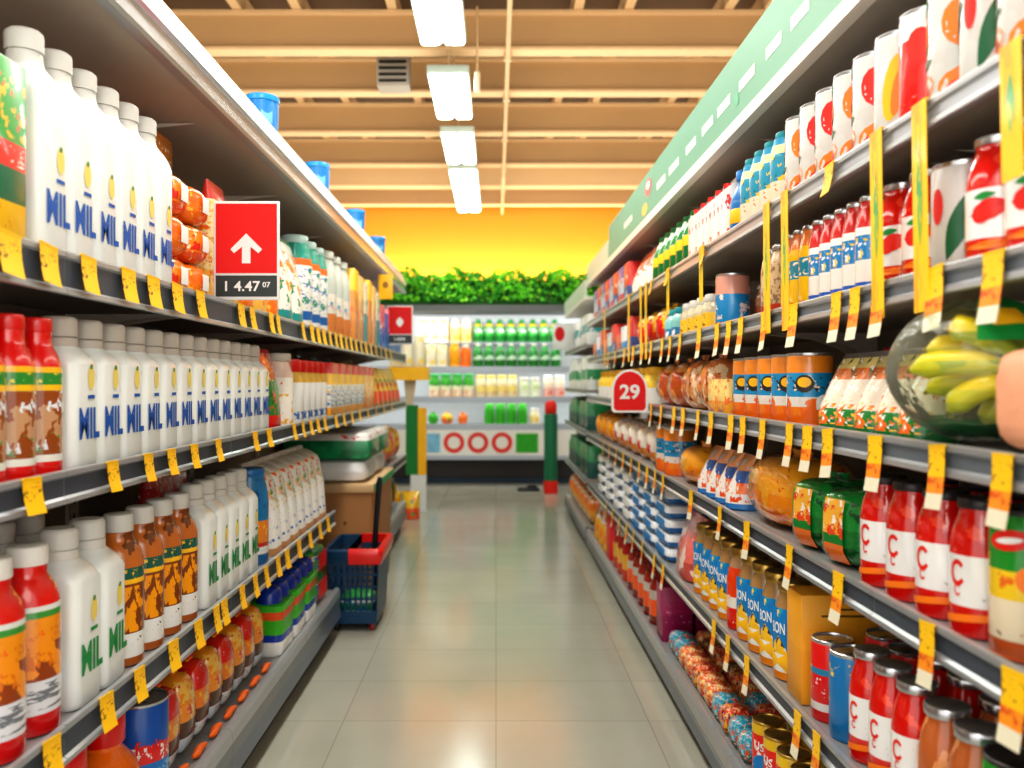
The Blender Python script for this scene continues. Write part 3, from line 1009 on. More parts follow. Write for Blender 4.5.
m_wbag = art('bag_white_flower', [(0, (20, 150, 150)), (0.16, (244, 244, 238)), (0.95, (30, 140, 90))], [((246, 140, 30), 16, 0.52, 0.3, 0.85), ((220, 60, 30), 26, 0.62, 0.4, 0.8), ((30, 150, 90), 22, 0.6, 0.1, 0.5)], 0.3, 0.4, 0.15)
row('L', zL1, XF, 0, 0, 2, lambda w, i: K('wbag', lambda: pouch('detergent_bag', 'detergent bag', 0.19, 0.16, 0.40, m_wbag)), 'white detergent bag with orange flower print', 'the arrow sign', 'flower print bags', yr=(3.6, 4.0))
m_wbot = art('bottle_white_teal', [(0, (244, 244, 240)), (0.12, (30, 110, 190)), (0.22, (242, 244, 240)), (0.74, (240, 110, 30)), (0.82, (30, 150, 130))], [((40, 160, 110), 24, 0.56, 0.25, 0.72), ((30, 110, 190), (30, 30, 70), 0.58, 0.3, 0.7)])
wide = [(0.94, 0), (1, 0.02), (1, 0.7), (0.97, 0.8), (0.88, 0.9), (0.8, 0.96), (0.78, 1)]
row('L', zL1, XF, 0, 0, 3, lambda w, i: K('wbot', lambda: bottle('detergent_bottle', 'bottle', 0.17, 0.46, m_wbot, mat('teal_cap', (190, 220, 216), 0.4), wide, 0.04, 0.76)), 'white detergent bottle with teal and orange neck band', 'the flower print bags', 'detergent bottles', yr=(4.03, 4.6))
m_gjar = art('jar_grey', [(0, (226, 140, 70)), (0.3, (236, 232, 220)), (0.55, (196, 206, 198))], [((40, 150, 190), 18, 0.58, 0.3, 0.6), ((220, 90, 40), 30, 0.6, 0.05, 0.4)])
row('L', zL1, XF, 0, 0, 3, lambda w, i: K('gjar', lambda: bottle('storage_jar', 'jar', 0.2, 0.48, m_gjar, mat('pale_lid', (206, 214, 206), 0.4), wide, 0.045, 0.84)), 'tall pale grey jar with orange print', 'the detergent bottles', 'pale grey jars', yr=(4.64, 5.3))
bx = [art('box_yellow', [(0, (232, 150, 60)), (0.7, (250, 200, 30))], [((240, 120, 30), 14, 0.58, 0, 0.7)]), art('box_tan', [(0, (226, 160, 90)), (0.5, (236, 190, 130))], [((250, 220, 170), 14, 0.56, 0.2, 0.9)]),
      art('box_teal', [(0, (20, 150, 160)), (0.5, (230, 230, 210))], [((20, 140, 150), 18, 0.55, 0.5, 1)]), art('box_blue', [(0, (50, 110, 200)), (0.5, (236, 110, 130))], [((245, 245, 245), 18, 0.56, 0.2, 0.8)])]
row('L', zL1, XF, 0, 0, 6, lambda w, i: K(('fbx', i % 3), lambda: carton('cereal_box', 'box', 0.185, 0.14, 0.47 - 0.02 * (i % 3), bx[i % 3], bev=0.004)), ['tall yellow and orange box', 'tall tan box', 'tall teal and cream box'], 'the pale grey jars', 'tall boxes by the small red sign', yr=(5.34, 6.55))
row('L', zL1, XF, 0, 0, 6, lambda w, i: K(('fbx2', i % 2), lambda: carton('cereal_box', 'box', 0.19, 0.14, 0.36 - 0.05 * (i % 2), [bx[3], mat('box_blue_plain', (60, 130, 210), 0.4)][i % 2], bev=0.004)), ['pink and blue box', 'plain blue box'], 'the tall yellow boxes', 'pink and blue boxes', yr=(6.6, 8.0))

# --- shelf 2
m_redbot = art('bottle_red', [(0, (220, 20, 14)), (0.115, (236, 236, 226)), (0.165, (196, 150, 110)), (0.60, (250, 196, 30)), (0.64, (30, 140, 50)), (0.72, (250, 190, 20)), (0.76, (226, 16, 12))],
               [((150, 74, 24), 15, 0.50, 0.165, 0.6), ((226, 230, 236), (20, 20, 12), 0.55, 0.2, 0.6), ((60, 150, 60), 38, 0.62, 0.16, 0.32), ((250, 220, 60), (60, 60, 80), 0.62, 0.645, 0.72)], 0.22, 0.6)
sauce = [(0.88, 0), (0.98, 0.012), (1, 0.04), (1, 0.72), (0.97, 0.76), (0.84, 0.84), (0.66, 0.9), (0.6, 0.94), (0.6, 1)]
row('L', zL2, XF, 0, 0, 3, lambda w, i: K('redbot', lambda: bottle('sauce_bottle', 'sauce bottle', 0.098, 0.325, m_redbot, m_red, sauce, 0.03, 0.62)), 'red sauce bottle with green and yellow band', 'the small jug shelf end', 'red sauce bottles', yr=(1.485, 1.79), face=-0.9)
row('L', zL2, XF, 0, 0, 13, lambda w, i: K('smjug', lambda: jug(0.116, 0.13, 0.337, m_inkblue, m_greycap, m_greycap)), 'white milk jug with blue lettering and grey cap', 'the red sauce bottles', 'small milk jugs with blue lettering', yr=(1.80, 3.36), jit=0.02)
m_redbag = art('bag_red_green', [(0, (220, 24, 16)), (0.18, (30, 130, 50)), (0.62, (214, 24, 20))], [((240, 230, 200), 60, 0.6, 0.55, 0.95), ((230, 60, 24), 50, 0.58, 0.2, 0.5), ((20, 90, 40), 60, 0.58, 0.2, 0.6)], 0.28, 0.5, 0.2)
row('L', zL2, XF, 0, 0, 1, lambda w, i: pouch('snack_bag', 'snack bag', 0.2, 0.15, 0.33, m_redbag), 'red bag with green speckled middle', 'the last small milk jug', 'x', yr=(3.38, 3.60))
m_flask = art('jar_flower', [(0, (244, 240, 230)), (0.5, (240, 236, 226)), (0.75, (226, 196, 180))], [((240, 180, 50), 24, 0.58, 0.05, 0.5), ((230, 100, 50), 30, 0.62, 0.3, 0.7)])
row('L', zL2, XF, 0, 0, 1, lambda w, i: bottle('storage_jar', 'jar', 0.17, 0.32, m_flask, m_greycap, wide, 0.035, 0.9), 'cream jar with grey lid', 'by the red bag', 'x', yr=(3.63, 3.83), single=True)
m_wb2 = art('bottle_white_blue', [(0, (244, 244, 240)), (0.1, (30, 110, 190)), (0.24, (240, 242, 240)), (0.8, (226, 180, 60))], [((244, 244, 240), (60, 60, 40), 0.52, 0.08, 0.24)])
row('L', zL2, XF, 0, 0, 5, lambda w, i: K('wb2', lambda: bottle('milk_bottle', 'bottle', 0.125, 0.30, m_wb2, m_red, wide, 0.06, 0.8)), 'white bottle with broad red cap and blue base print', 'the cream jar', 'red-capped white bottles', yr=(3.87, 4.55), face=-0.6)
m_rybox = art('box_red_yellow', [(0, (250, 170, 20)), (0.18, (236, 236, 230)), (0.6, (252, 196, 30)), (0.8, (226, 30, 20))], [((40, 120, 200), (26, 26, 60), 0.54, 0.2, 0.58), ((250, 200, 60), 20, 0.6, 0.2, 0.6)])
m_rybox2 = art('box_orange_yellow', [(0, (250, 150, 20)), (0.3, (250, 190, 90)), (0.8, (226, 50, 20))], [((250, 230, 190), 20, 0.56, 0.2, 0.78)])
row('L', zL2, XF, 0, 0, 7, lambda w, i: K(('ryb', i > 4), lambda: carton('cereal_box', 'box', 0.225, 0.15, 0.30, m_rybox2 if i > 4 else m_rybox, bev=0.004)), 'red and yellow topped box', 'the red-capped white bottles', 'red and yellow boxes', yr=(4.58, 6.25))
m_tealbag = art('bag_teal', [(0, (20, 130, 120)), (0.5, (30, 150, 110))], [((240, 244, 240), 12, 0.56, 0.4, 1), ((250, 220, 40), 16, 0.6, 0.2, 0.9)], 0.25, 0.5, 0.2)
for i in range(4):
    put(K('tealbag', lambda: pillow('freezer_bag', 'bag', 0.4, 0.2, 0.345, m_tealbag, seed=4)), (-1.2, 4.75 + i * 0.44, zL2 + 0.001), f"teal and white bag behind the red and yellow boxes, {ORD[i]} from the cream jar", 'teal bags behind the boxes')
m_yfar = art('bag_yellow_far', [(0, (236, 90, 30)), (0.4, (250, 200, 20))], [((30, 150, 80), 14, 0.6, 0, 0.7), ((240, 70, 30), 14, 0.58, 0.2, 1)], 0.3, 0.4, 0.2)
row('L', zL2, XF, 0, 0, 6, lambda w, i: K('yfar', lambda: pouch('snack_bag', 'snack bag', 0.25, 0.2, 0.31, m_yfar)), 'yellow and orange bag', 'the far end of the red and yellow boxes', 'far yellow bags', yr=(6.32, 8.0))

# --- shelf 3
m_redjar = art('jar_red_orange', [(0, (200, 20, 20)), (0.13, (222, 222, 226)), (0.33, (150, 70, 30)), (0.55, (240, 150, 24)), (0.70, (60, 150, 60)), (0.74, (222, 226, 220)), (0.77, (222, 26, 18))],
               [((244, 150, 30), 15, 0.5, 0.33, 0.6), ((226, 120, 20), 26, 0.6, 0.4, 0.68), ((120, 124, 130), (14, 14, 90), 0.56, 0.16, 0.31), ((244, 60, 20), 40, 0.62, 0.6, 0.69), ((250, 150, 30), 22, 0.6, 0.8, 1)], 0.22, 0.6)
bigjar = [(0.9, 0), (0.99, 0.012), (1, 0.05), (1, 0.74), (0.97, 0.8), (0.86, 0.87), (0.68, 0.92), (0.6, 0.95), (0.6, 1)]
row('L', zL3, XF, 0, 0, 2, lambda w, i: K('redjar', lambda: bottle('sauce_jar', 'sauce jar', 0.125, 0.375, m_redjar, m_whitecap, bigjar, 0.04, 0.64)), 'red jar with orange picture label and white cap', 'the green-lettered jug shelf end', 'red picture-label jars', yr=(1.535, 1.795), face=-0.8)
gj = lambda w, i: K('gjug', lambda: jug(0.12, 0.14, 0.385, m_inkgreen, m_palecap, m_palecap))
row('L', zL3, XF, 0, 0, 2, gj, 'white milk jug with green lettering', 'the red picture-label jars', 'milk jugs by red jars and brown bottles', yr=(1.81, 2.065), jit=0.02)
m_choc = art('bottle_caramel', [(0, (176, 96, 40)), (0.07, (232, 232, 228)), (0.25, (130, 66, 22)), (0.62, (250, 190, 30)), (0.655, (20, 96, 80)), (0.74, (196, 110, 44))],
             [((246, 160, 24), (34, 34, 14), 0.52, 0.26, 0.6), ((250, 190, 50), (50, 50, 20), 0.62, 0.28, 0.58), ((60, 60, 66), (80, 80, 160), 0.62, 0.16, 0.23), ((250, 200, 40), 40, 0.58, 0.63, 0.73), ((120, 60, 20), 16, 0.58, 0.76, 1)], 0.2, 0.6)
row('L', zL3, XF, 0, 0, 4, lambda w, i: K('choc', lambda: bottle('drink_bottle', 'bottle', 0.122, 0.375, m_choc, m_palecap, bigjar, 0.045, 0.6)), 'caramel brown bottle with orange fruit label and pale cap', 'the green-lettered jugs', 'caramel brown bottles', yr=(2.08, 2.60), face=-0.75)
row('L', zL3, XF, 0, 0, 5, lambda w, i: K('gjug2', lambda: jug(0.112, 0.14, 0.385, m_inkgreen, m_palecap, m_palecap)), 'white milk jug with green lettering', 'the caramel brown bottles', 'milk jugs past the brown bottles', yr=(2.625, 3.21), jit=0.02)
m_bluebot = art('bottle_blue_orange', [(0, (30, 110, 170)), (0.12, (236, 236, 236)), (0.2, (200, 30, 30)), (0.25, (236, 140, 40)), (0.5, (20, 120, 176))], [((250, 190, 80), 26, 0.56, 0.25, 0.5), ((16, 90, 150), 14, 0.58, 0.5, 1)])
row('L', zL3, XF, 0, 0, 1, lambda w, i: bottle('drink_bottle', 'bottle', 0.15, 0.37, m_bluebot, m_bluecap, wide, 0.03, 0.8), 'blue bottle with orange lower label', 'the last green-lettered jug', 'x', yr=(3.24, 3.41), face=-0.6)
put(pouch('snack_bag', 'snack bag', 0.34, 0.16, 0.42, m_redbag), (-1.16, 2.98, zL3 + 0.001), 'shiny red bag behind the last green-lettered jugs')
m_fpouch = art('pouch_fruit', [(0, (206, 150, 100)), (0.08, (238, 236, 230)), (0.14, (240, 240, 236)), (0.9, (222, 216, 204))],
               [((236, 100, 40), 24, 0.56, 0.6, 0.86), ((90, 150, 40), 30, 0.58, 0.5, 0.72), ((246, 190, 40), 30, 0.6, 0.48, 0.7), ((30, 110, 190), (26, 26, 50), 0.6, 0.14, 0.36), ((200, 205, 210), 60, 0.62, 0.2, 0.5)], 0.35, 0.2)
row('L', zL3, XF, 0, 0, 7, lambda w, i: K('fpouch', lambda: boxpouch('drink_pouch', 'pouch', 0.142, 0.22, 0.375, m_fpouch, m_palecap)), 'white pouch with orange fruit print', 'the blue bottle', 'white fruit pouches', yr=(3.43, 4.5))
# second row of jugs, only their caps show
for i in range(5):
    p = K('gjug', None)
    put(p, (-1.14, 1.56 + i * 0.128, zL3 + 0.001), f"white milk jug in the row behind the red jars and green-lettered jugs, {ORD[i]} along", 'second row of jugs')
# second stretch of shelf 3 past the cardboard bin
row('L', zL3, XF, 0, 0, 4, lambda w, i: K(('o3', i % 2), lambda: pillow('snack_bag', 'snack bag', 0.3, 0.26, 0.3, [m_orbag, m_yfar][i % 2], seed=i)), ['orange and red bag', 'yellow bag'], 'the cardboard bin', 'bags past the cardboard bin', yr=(6.75, 8.05))

# --- base deck
m_orbot = mat('orange_bottle', (246, 116, 12), 0.22, coat=0.5)
m_orlab = art('label_flower', [(0, (246, 110, 14)), (0.5, (246, 110, 14))], [((240, 240, 230), 30, 0.6, 0, 1), ((220, 30, 16), 24, 0.6, 0, 1)])
squat = [(0.86, 0), (0.97, 0.015), (1, 0.06), (1, 0.55), (0.97, 0.66), (0.86, 0.78), (0.66, 0.88), (0.5, 0.95), (0.5, 1)]
row('L', zLB, 0.90, 0, 0, 2, lambda w, i: K('orbot', lambda: bottle('juice_bottle', 'bottle', 0.185, 0.315, m_orbot, m_red, squat, 0.075, 0.6, label=(0.1, 0.5, m_orlab))), 'orange plastic bottle with wide red cap', 'the near end of the bottom deck', 'orange bottles on the bottom deck', yr=(1.85, 2.26), face=-0.9)
m_bcan = art('can_blue_wave', [(0, (250, 220, 180)), (0.06, (20, 120, 200)), (0.45, (226, 40, 40)), (0.62, (24, 90, 180))], [((120, 200, 240), (40, 20, 60), 0.54, 0.08, 0.42), ((245, 240, 235), (50, 50, 40), 0.56, 0.45, 0.62)])
row('L', zLB, 0.90, 0, 0, 1, lambda w, i: can(0.155, 0.285, m_bcan, m_silver, dec_word('fruit', m_redp, 0.6, 0.13, 1.0, rep=3, bold=0.02)), 'blue tin with red script lettering', 'the orange bottles', 'x', yr=(2.26, 2.43), face=-0.8)
m_packs = [art('pack_red_jam', [(0, (60, 40, 40)), (0.05, (226, 232, 236)), (0.24, (90, 46, 24)), (0.42, (240, 130, 20)), (0.66, (226, 36, 16))],
               [((250, 190, 40), 22, 0.52, 0.36, 0.62), ((245, 210, 200), 50, 0.64, 0.7, 0.95), ((40, 40, 50), (80, 80, 14), 0.56, 0.06, 0.2)], 0.22, 0.6, 0.12),
           art('pack_orange_jam', [(0, (30, 90, 140)), (0.05, (206, 222, 232)), (0.24, (84, 50, 30)), (0.44, (246, 150, 30))],
               [((250, 200, 90), 20, 0.52, 0.44, 0.95), ((226, 70, 20), 30, 0.6, 0.5, 0.9), ((250, 240, 220), 50, 0.66, 0.5, 0.95)], 0.22, 0.6, 0.12)]
row('L', zLB, 0.935, 0, 0, 8, lambda w, i: K(('jam', i % 2), lambda: pillow('snack_pack', 'snack pack', 0.126, 0.12, 0.25, m_packs[i % 2], pw=3.0, wr=0.03, seed=i)), ['red and orange pack with dark base', 'orange pack with dark base'], 'the blue tin', 'orange packs on the bottom deck', yr=(2.45, 3.5))
m_dkjar = art('jar_darkred', [(0, (120, 30, 20)), (0.5, (150, 50, 24))], [((60, 20, 14), 20, 0.55, 0, 1)], 0.2, 0.5)
for i in range(7):
    p = K('dkjar', lambda: bottle('sauce_jar', 'jar', 0.135, 0.315, m_dkjar, m_dkred, wide, 0.035, 0.86))
    put(p, (-1.16, 2.1 + i * 0.2, zLB + 0.001), f"jar with dark red lid behind the orange packs, {ORD[i]} along", 'dark red lidded jars')
m_carrot = mat('carrot_orange', (240, 106, 24), 0.45, bump=0.1)
for i in range(7):
    def mk():
        g = MB(); n = 8
        g.tube([(0.004 * math.sin(k), (k / n - 0.5) * 0.125, 0.0165 + 0.001) for k in range(n + 1)], [0.006, 0.012, 0.0155, 0.0165, 0.0165, 0.016, 0.014, 0.011, 0.004], m_carrot, 10)
        return P('carrot_pack', 'carrot', 0.1, 0.03, 0.03, [('carrot_pack', g.build('carrot_pack'), None, None)])
    put(K('carrot', mk), (-0.916, 2.48 + i * 0.152, zLB + 0.001), f"orange carrot lying before the orange packs, {ORD[i]} along", 'carrots on the deck edge', R.uniform(-0.05, 0.05), sc=(0.8, 0.85, 0.8))
# domed dishwasher packs
def tub():
    g = MB()
    w, d = 0.215, 0.3
    R_ = lambda dd, ww, z, r=0.03: [(x, y, z) for x, y in rr(dd, ww, r, 3)]
    mw, mg, mbu, mor = m_white, mat('lime_green', (70, 190, 40), 0.35), mat('deep_blue', (20, 60, 170), 0.25, coat=0.4), mat('stripe_orange', (244, 90, 30), 0.4)
    g.loft([R_(d * .95, w * .95, 0), R_(d, w, 0.01), R_(d, w, 0.06), R_(d, w, 0.09), R_(d, w, 0.15), R_(d * 1.01, w * 1.01, 0.152), R_(d * 1.01, w * 1.01, 0.185), R_(d * 1.04, w * 1.04, 0.188), R_(d * 1.04, w * 1.04, 0.212), R_(d * .96, w * .96, 0.218)],
           [mw, mw, mbu, mg, mg, mor, mg, mg, mg, mg])
    parts = [('tub_body', g.build('tub_body'), None, None)]
    for y in (-0.055, 0.055):
        q = MB(); q.lathe([(0.054, 0.2185), (0.054, 0.25), (0.048, 0.272), (0.03, 0.286), (0.008, 0.29)], mbu, 16, at=(0.085, y, 0)); parts.append(('domed_lid', q.build('domed_lid'), None, None))
    return P('cleaning_tub', 'tub', w, d, 0.335, parts)
row('L', zLB, 0.89, 0, 0, 3, lambda w, i: K('tub', tub), 'green and blue tub with domed blue lids', 'the orange packs', 'green and blue tubs', yr=(3.55, 4.28))
m_gpack = art('pack_green', [(0, (236, 240, 236)), (0.25, (40, 150, 70)), (0.6, (226, 236, 226)), (0.75, (40, 160, 60))], [((30, 120, 190), (14, 14, 40), 0.56, 0.2, 0.8), ((236, 80, 30), 20, 0.62, 0.5, 1)], 0.3, 0.3)
for k in range(2):
    put(K('gpack', lambda: stackpack('wipes_pack', 'pack', 0.32, 0.3, 0.145, m_gpack, m_redp)), (-1.06, 4.48, zLB + 0.001 + k * 0.147), f"green and white wipes pack past the green tubs, {['lower', 'upper'][k]} of two", 'wipes packs')
row('L', zLB, 0.92, 0, 0, 4, lambda w, i: K('gfar', lambda: pillow('snack_bag', 'bag', 0.3, 0.26, 0.3, mat('green_bag', (30, 120, 70), 0.3, bump=0.3), (0.14, 0.12, m_yelp, 0.15), seed=9)), 'green bag with yellow label on the bottom deck', 'the shopping basket', 'green bags past the basket', yr=(6.75, 8.05))

# --- blue tubs on the canopy
def bluetub():
    g = MB(); g.lathe([(0.056, 0), (0.062, 0.004), (0.068, 0.12), (0.07, 0.17), (0.07, 0.18)], m_blue, 28)
    l = MB(); l.lathe([(0.07, 0.1805), (0.073, 0.182), (0.073, 0.196), (0.068, 0.2)], mat('blue_lid', (28, 150, 224), 0.25, coat=0.3), 28)
    p = MB(); fn = cyl(0.0665, -1.0, 0.003)
    p.poly([(-0.024, 0.11), (0.024, 0.11), (0.024, 0.15), (-0.024, 0.15)], fn, mat('pale_blue_print', (120, 190, 236), 0.4))
    return P('plastic_tub', 'tub', 0.146, 0.146, 0.2, [('tub_body', g.build('tub_body'), None, None), ('tub_lid', l.build('tub_lid'), None, None), ('printed_label', p.build('printed_label'), None, None)])
for i, (u, X) in enumerate(((262, 1.0), (317, 1.0), (355, 1.0), (377, 1.0))):
    put(K('bluetub', bluetub), (-X, Yu(u, X), 2.336), f"round blue tub on top of the chrome-trimmed canopy, {ORD[i]} from the near end", 'blue tubs on the canopy', sc=(1.0, 1.0, 1.4))

# =================================================================== signs
m_signred = mat('sign_red', (214, 2, 2), 0.65, var=0.02)
m_signwhite = mat('sign_white', (226, 226, 224), 0.45)
m_signdark = mat('sign_dark', (44, 54, 54), 0.45)


def price_sign(arrow):
    w, h = 0.217, 0.325
    b = MB(); b.rbox(-w / 2, w / 2, -0.004, 0.004, 0, h, m_signwhite, 0.004)
    r = MB(); r.box(-w * .462, w * .462, -0.0055, -0.0042, h * 0.272, h * 0.972, m_signred)
    q = MB(); q.box(-w * .462, w * .462, -0.0055, -0.0042, h * 0.035, h * 0.248, m_signdark)
    f = lambda off: (lambda a, c: (a, -0.0055 - off, c))
    a, l = MB(), MB()
    if arrow:
        c = h * 0.53
        a.add([f(.0008)(*p) for p in [(-.014, c - .052), (.014, c - .052), (.014, c + .02), (-.014, c + .02)]], [(0, 1, 2, 3)], m_signwhite)
        for s in (-1, 1):
            a.add([f(.0009 + 0.0002 * (s > 0))(*p) for p in [(0, c + .046), (0, c + .014), (s * .04, c - .019), (s * .052, c - .006)]], [(0, 1, 2, 3)], m_signwhite)
        l.tris(text_tris('1 4.47', 0.02), scaled(f(.0008), -0.012, h * 0.14, 0.115, 0.034), m_signwhite)
        l.tris(text_tris('07', 0.02), scaled(f(.0008), 0.066, h * 0.155, 0.026, 0.018), m_signwhite)
    else:
        a.poly(leafp(0, h * 0.58, 0.085, 0.03, PI / 2), f(.0008), m_signwhite)
        l.tris(text_tris('1499', 0.02), scaled(f(.0008), 0, h * 0.14, 0.09, 0.03), m_signwhite)
    k = MB(); k.box(-w / 2 + 0.005, -w / 2 + 0.055, -0.006, 0.006, -0.004, 0.0, m_lip); k.box(-w / 2 + 0.012, -w / 2 + 0.03, 0.0042, 0.006, 0.0, 0.05, m_lip)
    return P('price_sign', 'sign', w, 0.01, h, [('sign_panel', b.build('sign_panel'), None, None), ('red_field', r.build('red_field', False), 0, 'red upper field'), ('price_strip', q.build('price_strip', False), 0, 'dark price strip'), ('white_arrow' if arrow else 'white_leaf', a.build('white_symbol', False), 0, None), ('price_lettering', l.build('price_lettering', False), 0, None), ('rail_clip', k.build('rail_clip', False), None, None)])


put(price_sign(True), (-0.818, 2.8, 1.6685), 'red sign with white up arrow and dark price strip clipped to the milk shelf rail')
put(price_sign(False), (-0.80, 7.1, 1.71), 'small red sign with white leaf shape on the far milk shelf rail')
g = MB(); t = empty('hanging_sign', (-0.842, 6.5, 2.03), 'yellow square sign hanging from the canopy before the small red sign', 'sign')
g.rbox(-0.055, 0.055, -0.003, 0.003, 0, 0.19, mat('sign_yellow', (250, 186, 20), 0.45), 0.003); solo('sign_panel', g, parent=t)
g = MB(); g.poly(ell(0, 0.11, 0.022, 0.026), lambda a, c: (a, -0.0036, c), mat('sign_ink', (150, 96, 20), 0.5)); solo('printed_spot', g, parent=t)
g = MB(); g.tube([(-0.02, 0, 0.19), (-0.02, 0, 0.245)], 0.004, m_lip, 6); solo('hanger', g, parent=t)

# round-topped 29 sign
def sign29():
    w, h = 0.18, 0.215
    def shape(k):
        a, r = w / 2 - k, 0.03
        pts = [(-a, k + r * .4), (-a + r * .4, k), (a - r * .4, k), (a, k + r * .4), (a, h * 0.52)]
        pts += [(a * math.cos(t), h * 0.52 + (h * 0.48 - k) * math.sin(t)) for t in [PI * q / 12 for q in range(1, 12)]]
        pts += [(-a, h * 0.52)]
        return pts
    b = MB(); s0 = shape(0)
    b.loft([[(x, -0.004, z) for x, z in s0], [(x, 0.004, z) for x, z in s0]], m_signwhite)
    r = MB(); r.poly(shape(0.011), lambda a, c: (a, -0.0052, c), m_signred)
    t = MB(); t.tris(text_tris('29', 0.03), scaled(lambda a, c: (a, -0.0062, c), 0, h * 0.48, 0.10, 0.075), m_signwhite)
    k = MB(); k.box(0.06, 0.088, -0.006, 0.006, -0.03, 0.0, m_lip)
    return P('price_sign', 'sign', w, 0.01, h, [('sign_panel', b.build('sign_panel'), None, None), ('red_field', r.build('red_field', False), 0, 'red field'), ('numerals', t.build('numerals', False), 0, 'white numerals 29'), ('rail_clip', k.build('rail_clip', False), None, None)])
put(sign29(), (0.664, 4.24, 1.248), 'round-topped red sign reading 29 sticking out from the shelf rail')

# =================================================================== cardboard bin, green packs, basket
m_card = mat('cardboard', (176, 126, 78), 0.75, var=0.1, scale=6)
m_card2 = mat('cardboard_dark', (120, 80, 46), 0.8)
t = empty('cardboard_bin', (-1.06, 5.82, 0), 'brown cardboard bin with hand holes standing behind the shopping basket', 'bin')
g = MB()
R_ = lambda d, w, z: [(x, y, z) for x, y in rr(d, w, 0.01, 2)]
g.loft([R_(0.54, 0.98, 0.0), R_(0.58, 1.02, 0.71)], m_card); solo('bin_body', g, parent=t)
g = MB(); 
for x in (-0.06, 0.12):
    for z in (0.52, 0.4, 0.28): g.poly(ell(x, z, 0.012, 0.012), lambda a, c: (a, -0.512 - 0.0, c), m_card2)
solo('hand_hole', g, parent=t, loc=(0, 0.0, 0))
g = MB(); g.rbox(-0.30, 0.30, -0.53, 0.53, 0.711, 0.765, mat('cardboard_pale', (206, 172, 128), 0.7), 0.006); solo('tray_lid', g, label='paler flat tray lid', parent=t)
g = MB(); g.box(0.301, 0.303, -0.5, 0.5, 0.715, 0.76, mat('tray_green', (60, 170, 110), 0.5)); solo('printed_edge', g, label='green printed edge', parent=t)
m_gp = art('pack_green_white', [(0, (20, 130, 80)), (0.35, (20, 140, 86)), (0.72, (236, 236, 232))], [((226, 60, 50), (14, 14, 30), 0.58, 0.72, 1.0), ((30, 160, 100), 10, 0.56, 0, 0.7)], 0.3, 0.4)
m_wp = mat('white_film', (236, 238, 240), 0.3, coat=0.3, bump=0.25)
for i in range(2):
    put(K('wpack', lambda: stackpack('tissue_pack', 'pack', 0.46, 0.50, 0.145, m_wp, mat('film_grey', (206, 210, 214), 0.4))), (-1.06, 5.56 + i * 0.5, 0.767), f"white film pack on the cardboard bin lid, {['beside', 'second from'][i]} the basket handle", 'white film packs')
    put(K('gpack2', lambda: carton('tissue_pack', 'pack', 0.47, 0.54, 0.165, m_gp, bev=0.02)), (-1.06, 5.56 + i * 0.5, 0.914), f"green pack with red and white top on the white film packs, {['above', 'past'][i]} the first one", 'green topped packs')

# rolling shopping basket
m_bk = mat('basket_blue', (14, 62, 98), 0.4)
m_bkdark = mat('basket_black', (24, 28, 34), 0.45)
t = empty('shopping_basket', (-0.80, 4.99, 0), 'blue rolling shopping basket with red rim and long black handle on the floor', 'basket')
BW, BD, BH = 0.26, 0.42, 0.40      # x, y, height
def bpt(u, v, z):                 # flared box
    k = 1 + 0.14 * z / BH
    return (u * BW / 2 * k, v * BD / 2 * k, 0.045 + z)
g = MB()
def wall(a, b, solid0, solid1):
    """lattice wall between two plan corners: bars, solid below and above"""
    n = 9
    def pt(t, z, off):
        u = a[0] + (b[0] - a[0]) * t; v = a[1] + (b[1] - a[1]) * t
        x, y, zz = bpt(u, v, z)
        nx, ny = (u if a[0] == b[0] else 0), (v if a[1] == b[1] else 0)
        return (x - nx * off, y - ny * off, zz)
    def strip(t0, t1, z0, z1):
        v = [pt(t, z, o) for o in (0, 0.005) for t, z in ((t0, z0), (t1, z0), (t1, z1), (t0, z1))]
        g.add(v, [(0, 1, 2, 3), (7, 6, 5, 4), (0, 4, 5, 1), (1, 5, 6, 2), (2, 6, 7, 3), (3, 7, 4, 0)], m_bk)
    strip(0, 1, 0, solid0); strip(0, 1, solid1, BH)
    for k in range(n + 1):
        c = k / n
        strip(max(0, c - 0.022), min(1, c + 0.022), solid0, solid1)
    for z in (0.14, 0.21, 0.28):
        strip(0, 1, z - 0.006, z + 0.006)
wall((-1, -1), (1, -1), 0.07, 0.34); wall((-1, 1), (1, 1), 0.07, 0.34)
wall((-1, -1), (-1, 1), 0.07, 0.34)
wall((1, -1), (1, 1), 0.33, 0.335)
v = [bpt(a, b, 0.0) for a, b in ((-1, -1), (1, -1), (1, 1), (-1, 1))]; g.add(v, [(0, 1, 2, 3)], m_bk)
solo('basket_body', g, parent=t, smooth=False)
g = MB(); k = 1.14
a, b = BW / 2 * k, BD / 2 * k
def ring(e, z, x0=-9, n=4): return [(max(x, x0), y, z) for x, y in rr(2 * a + e, 2 * b + e, 0.03, n)]
for m_, e0, x0, nm, lb in ((m_bk, 0.0, -9, 'rim', None), (m_red, 0.010, -0.02, 'grip', 'red grip round the rim end')):
    g = MB()
    g.loft([ring(-0.02 - e0, 0.41 - e0 * 2, x0), ring(0.014 + e0, 0.405 - e0 * 2, x0), ring(0.036 + e0, 0.43, x0), ring(0.036 + e0, 0.46, x0), ring(0.02 + e0, 0.468 + e0 * .4, x0), ring(-0.012 - e0, 0.466 + e0 * .4, x0), ring(-0.012 - e0, 0.42, x0)], m_, caps=False)
    solo(nm, g, label=lb, parent=t)
g = MB(); 
g.tube([(0.06, 0.20, 0.08), (0.065, 0.19, 0.44), (0.10, 0.13, 0.80), (0.103, 0.125, 0.83)], [0.014, 0.016, 0.018, 0.012], m_bkdark, 10); solo('handle', g, label='long black pull handle', parent=t)
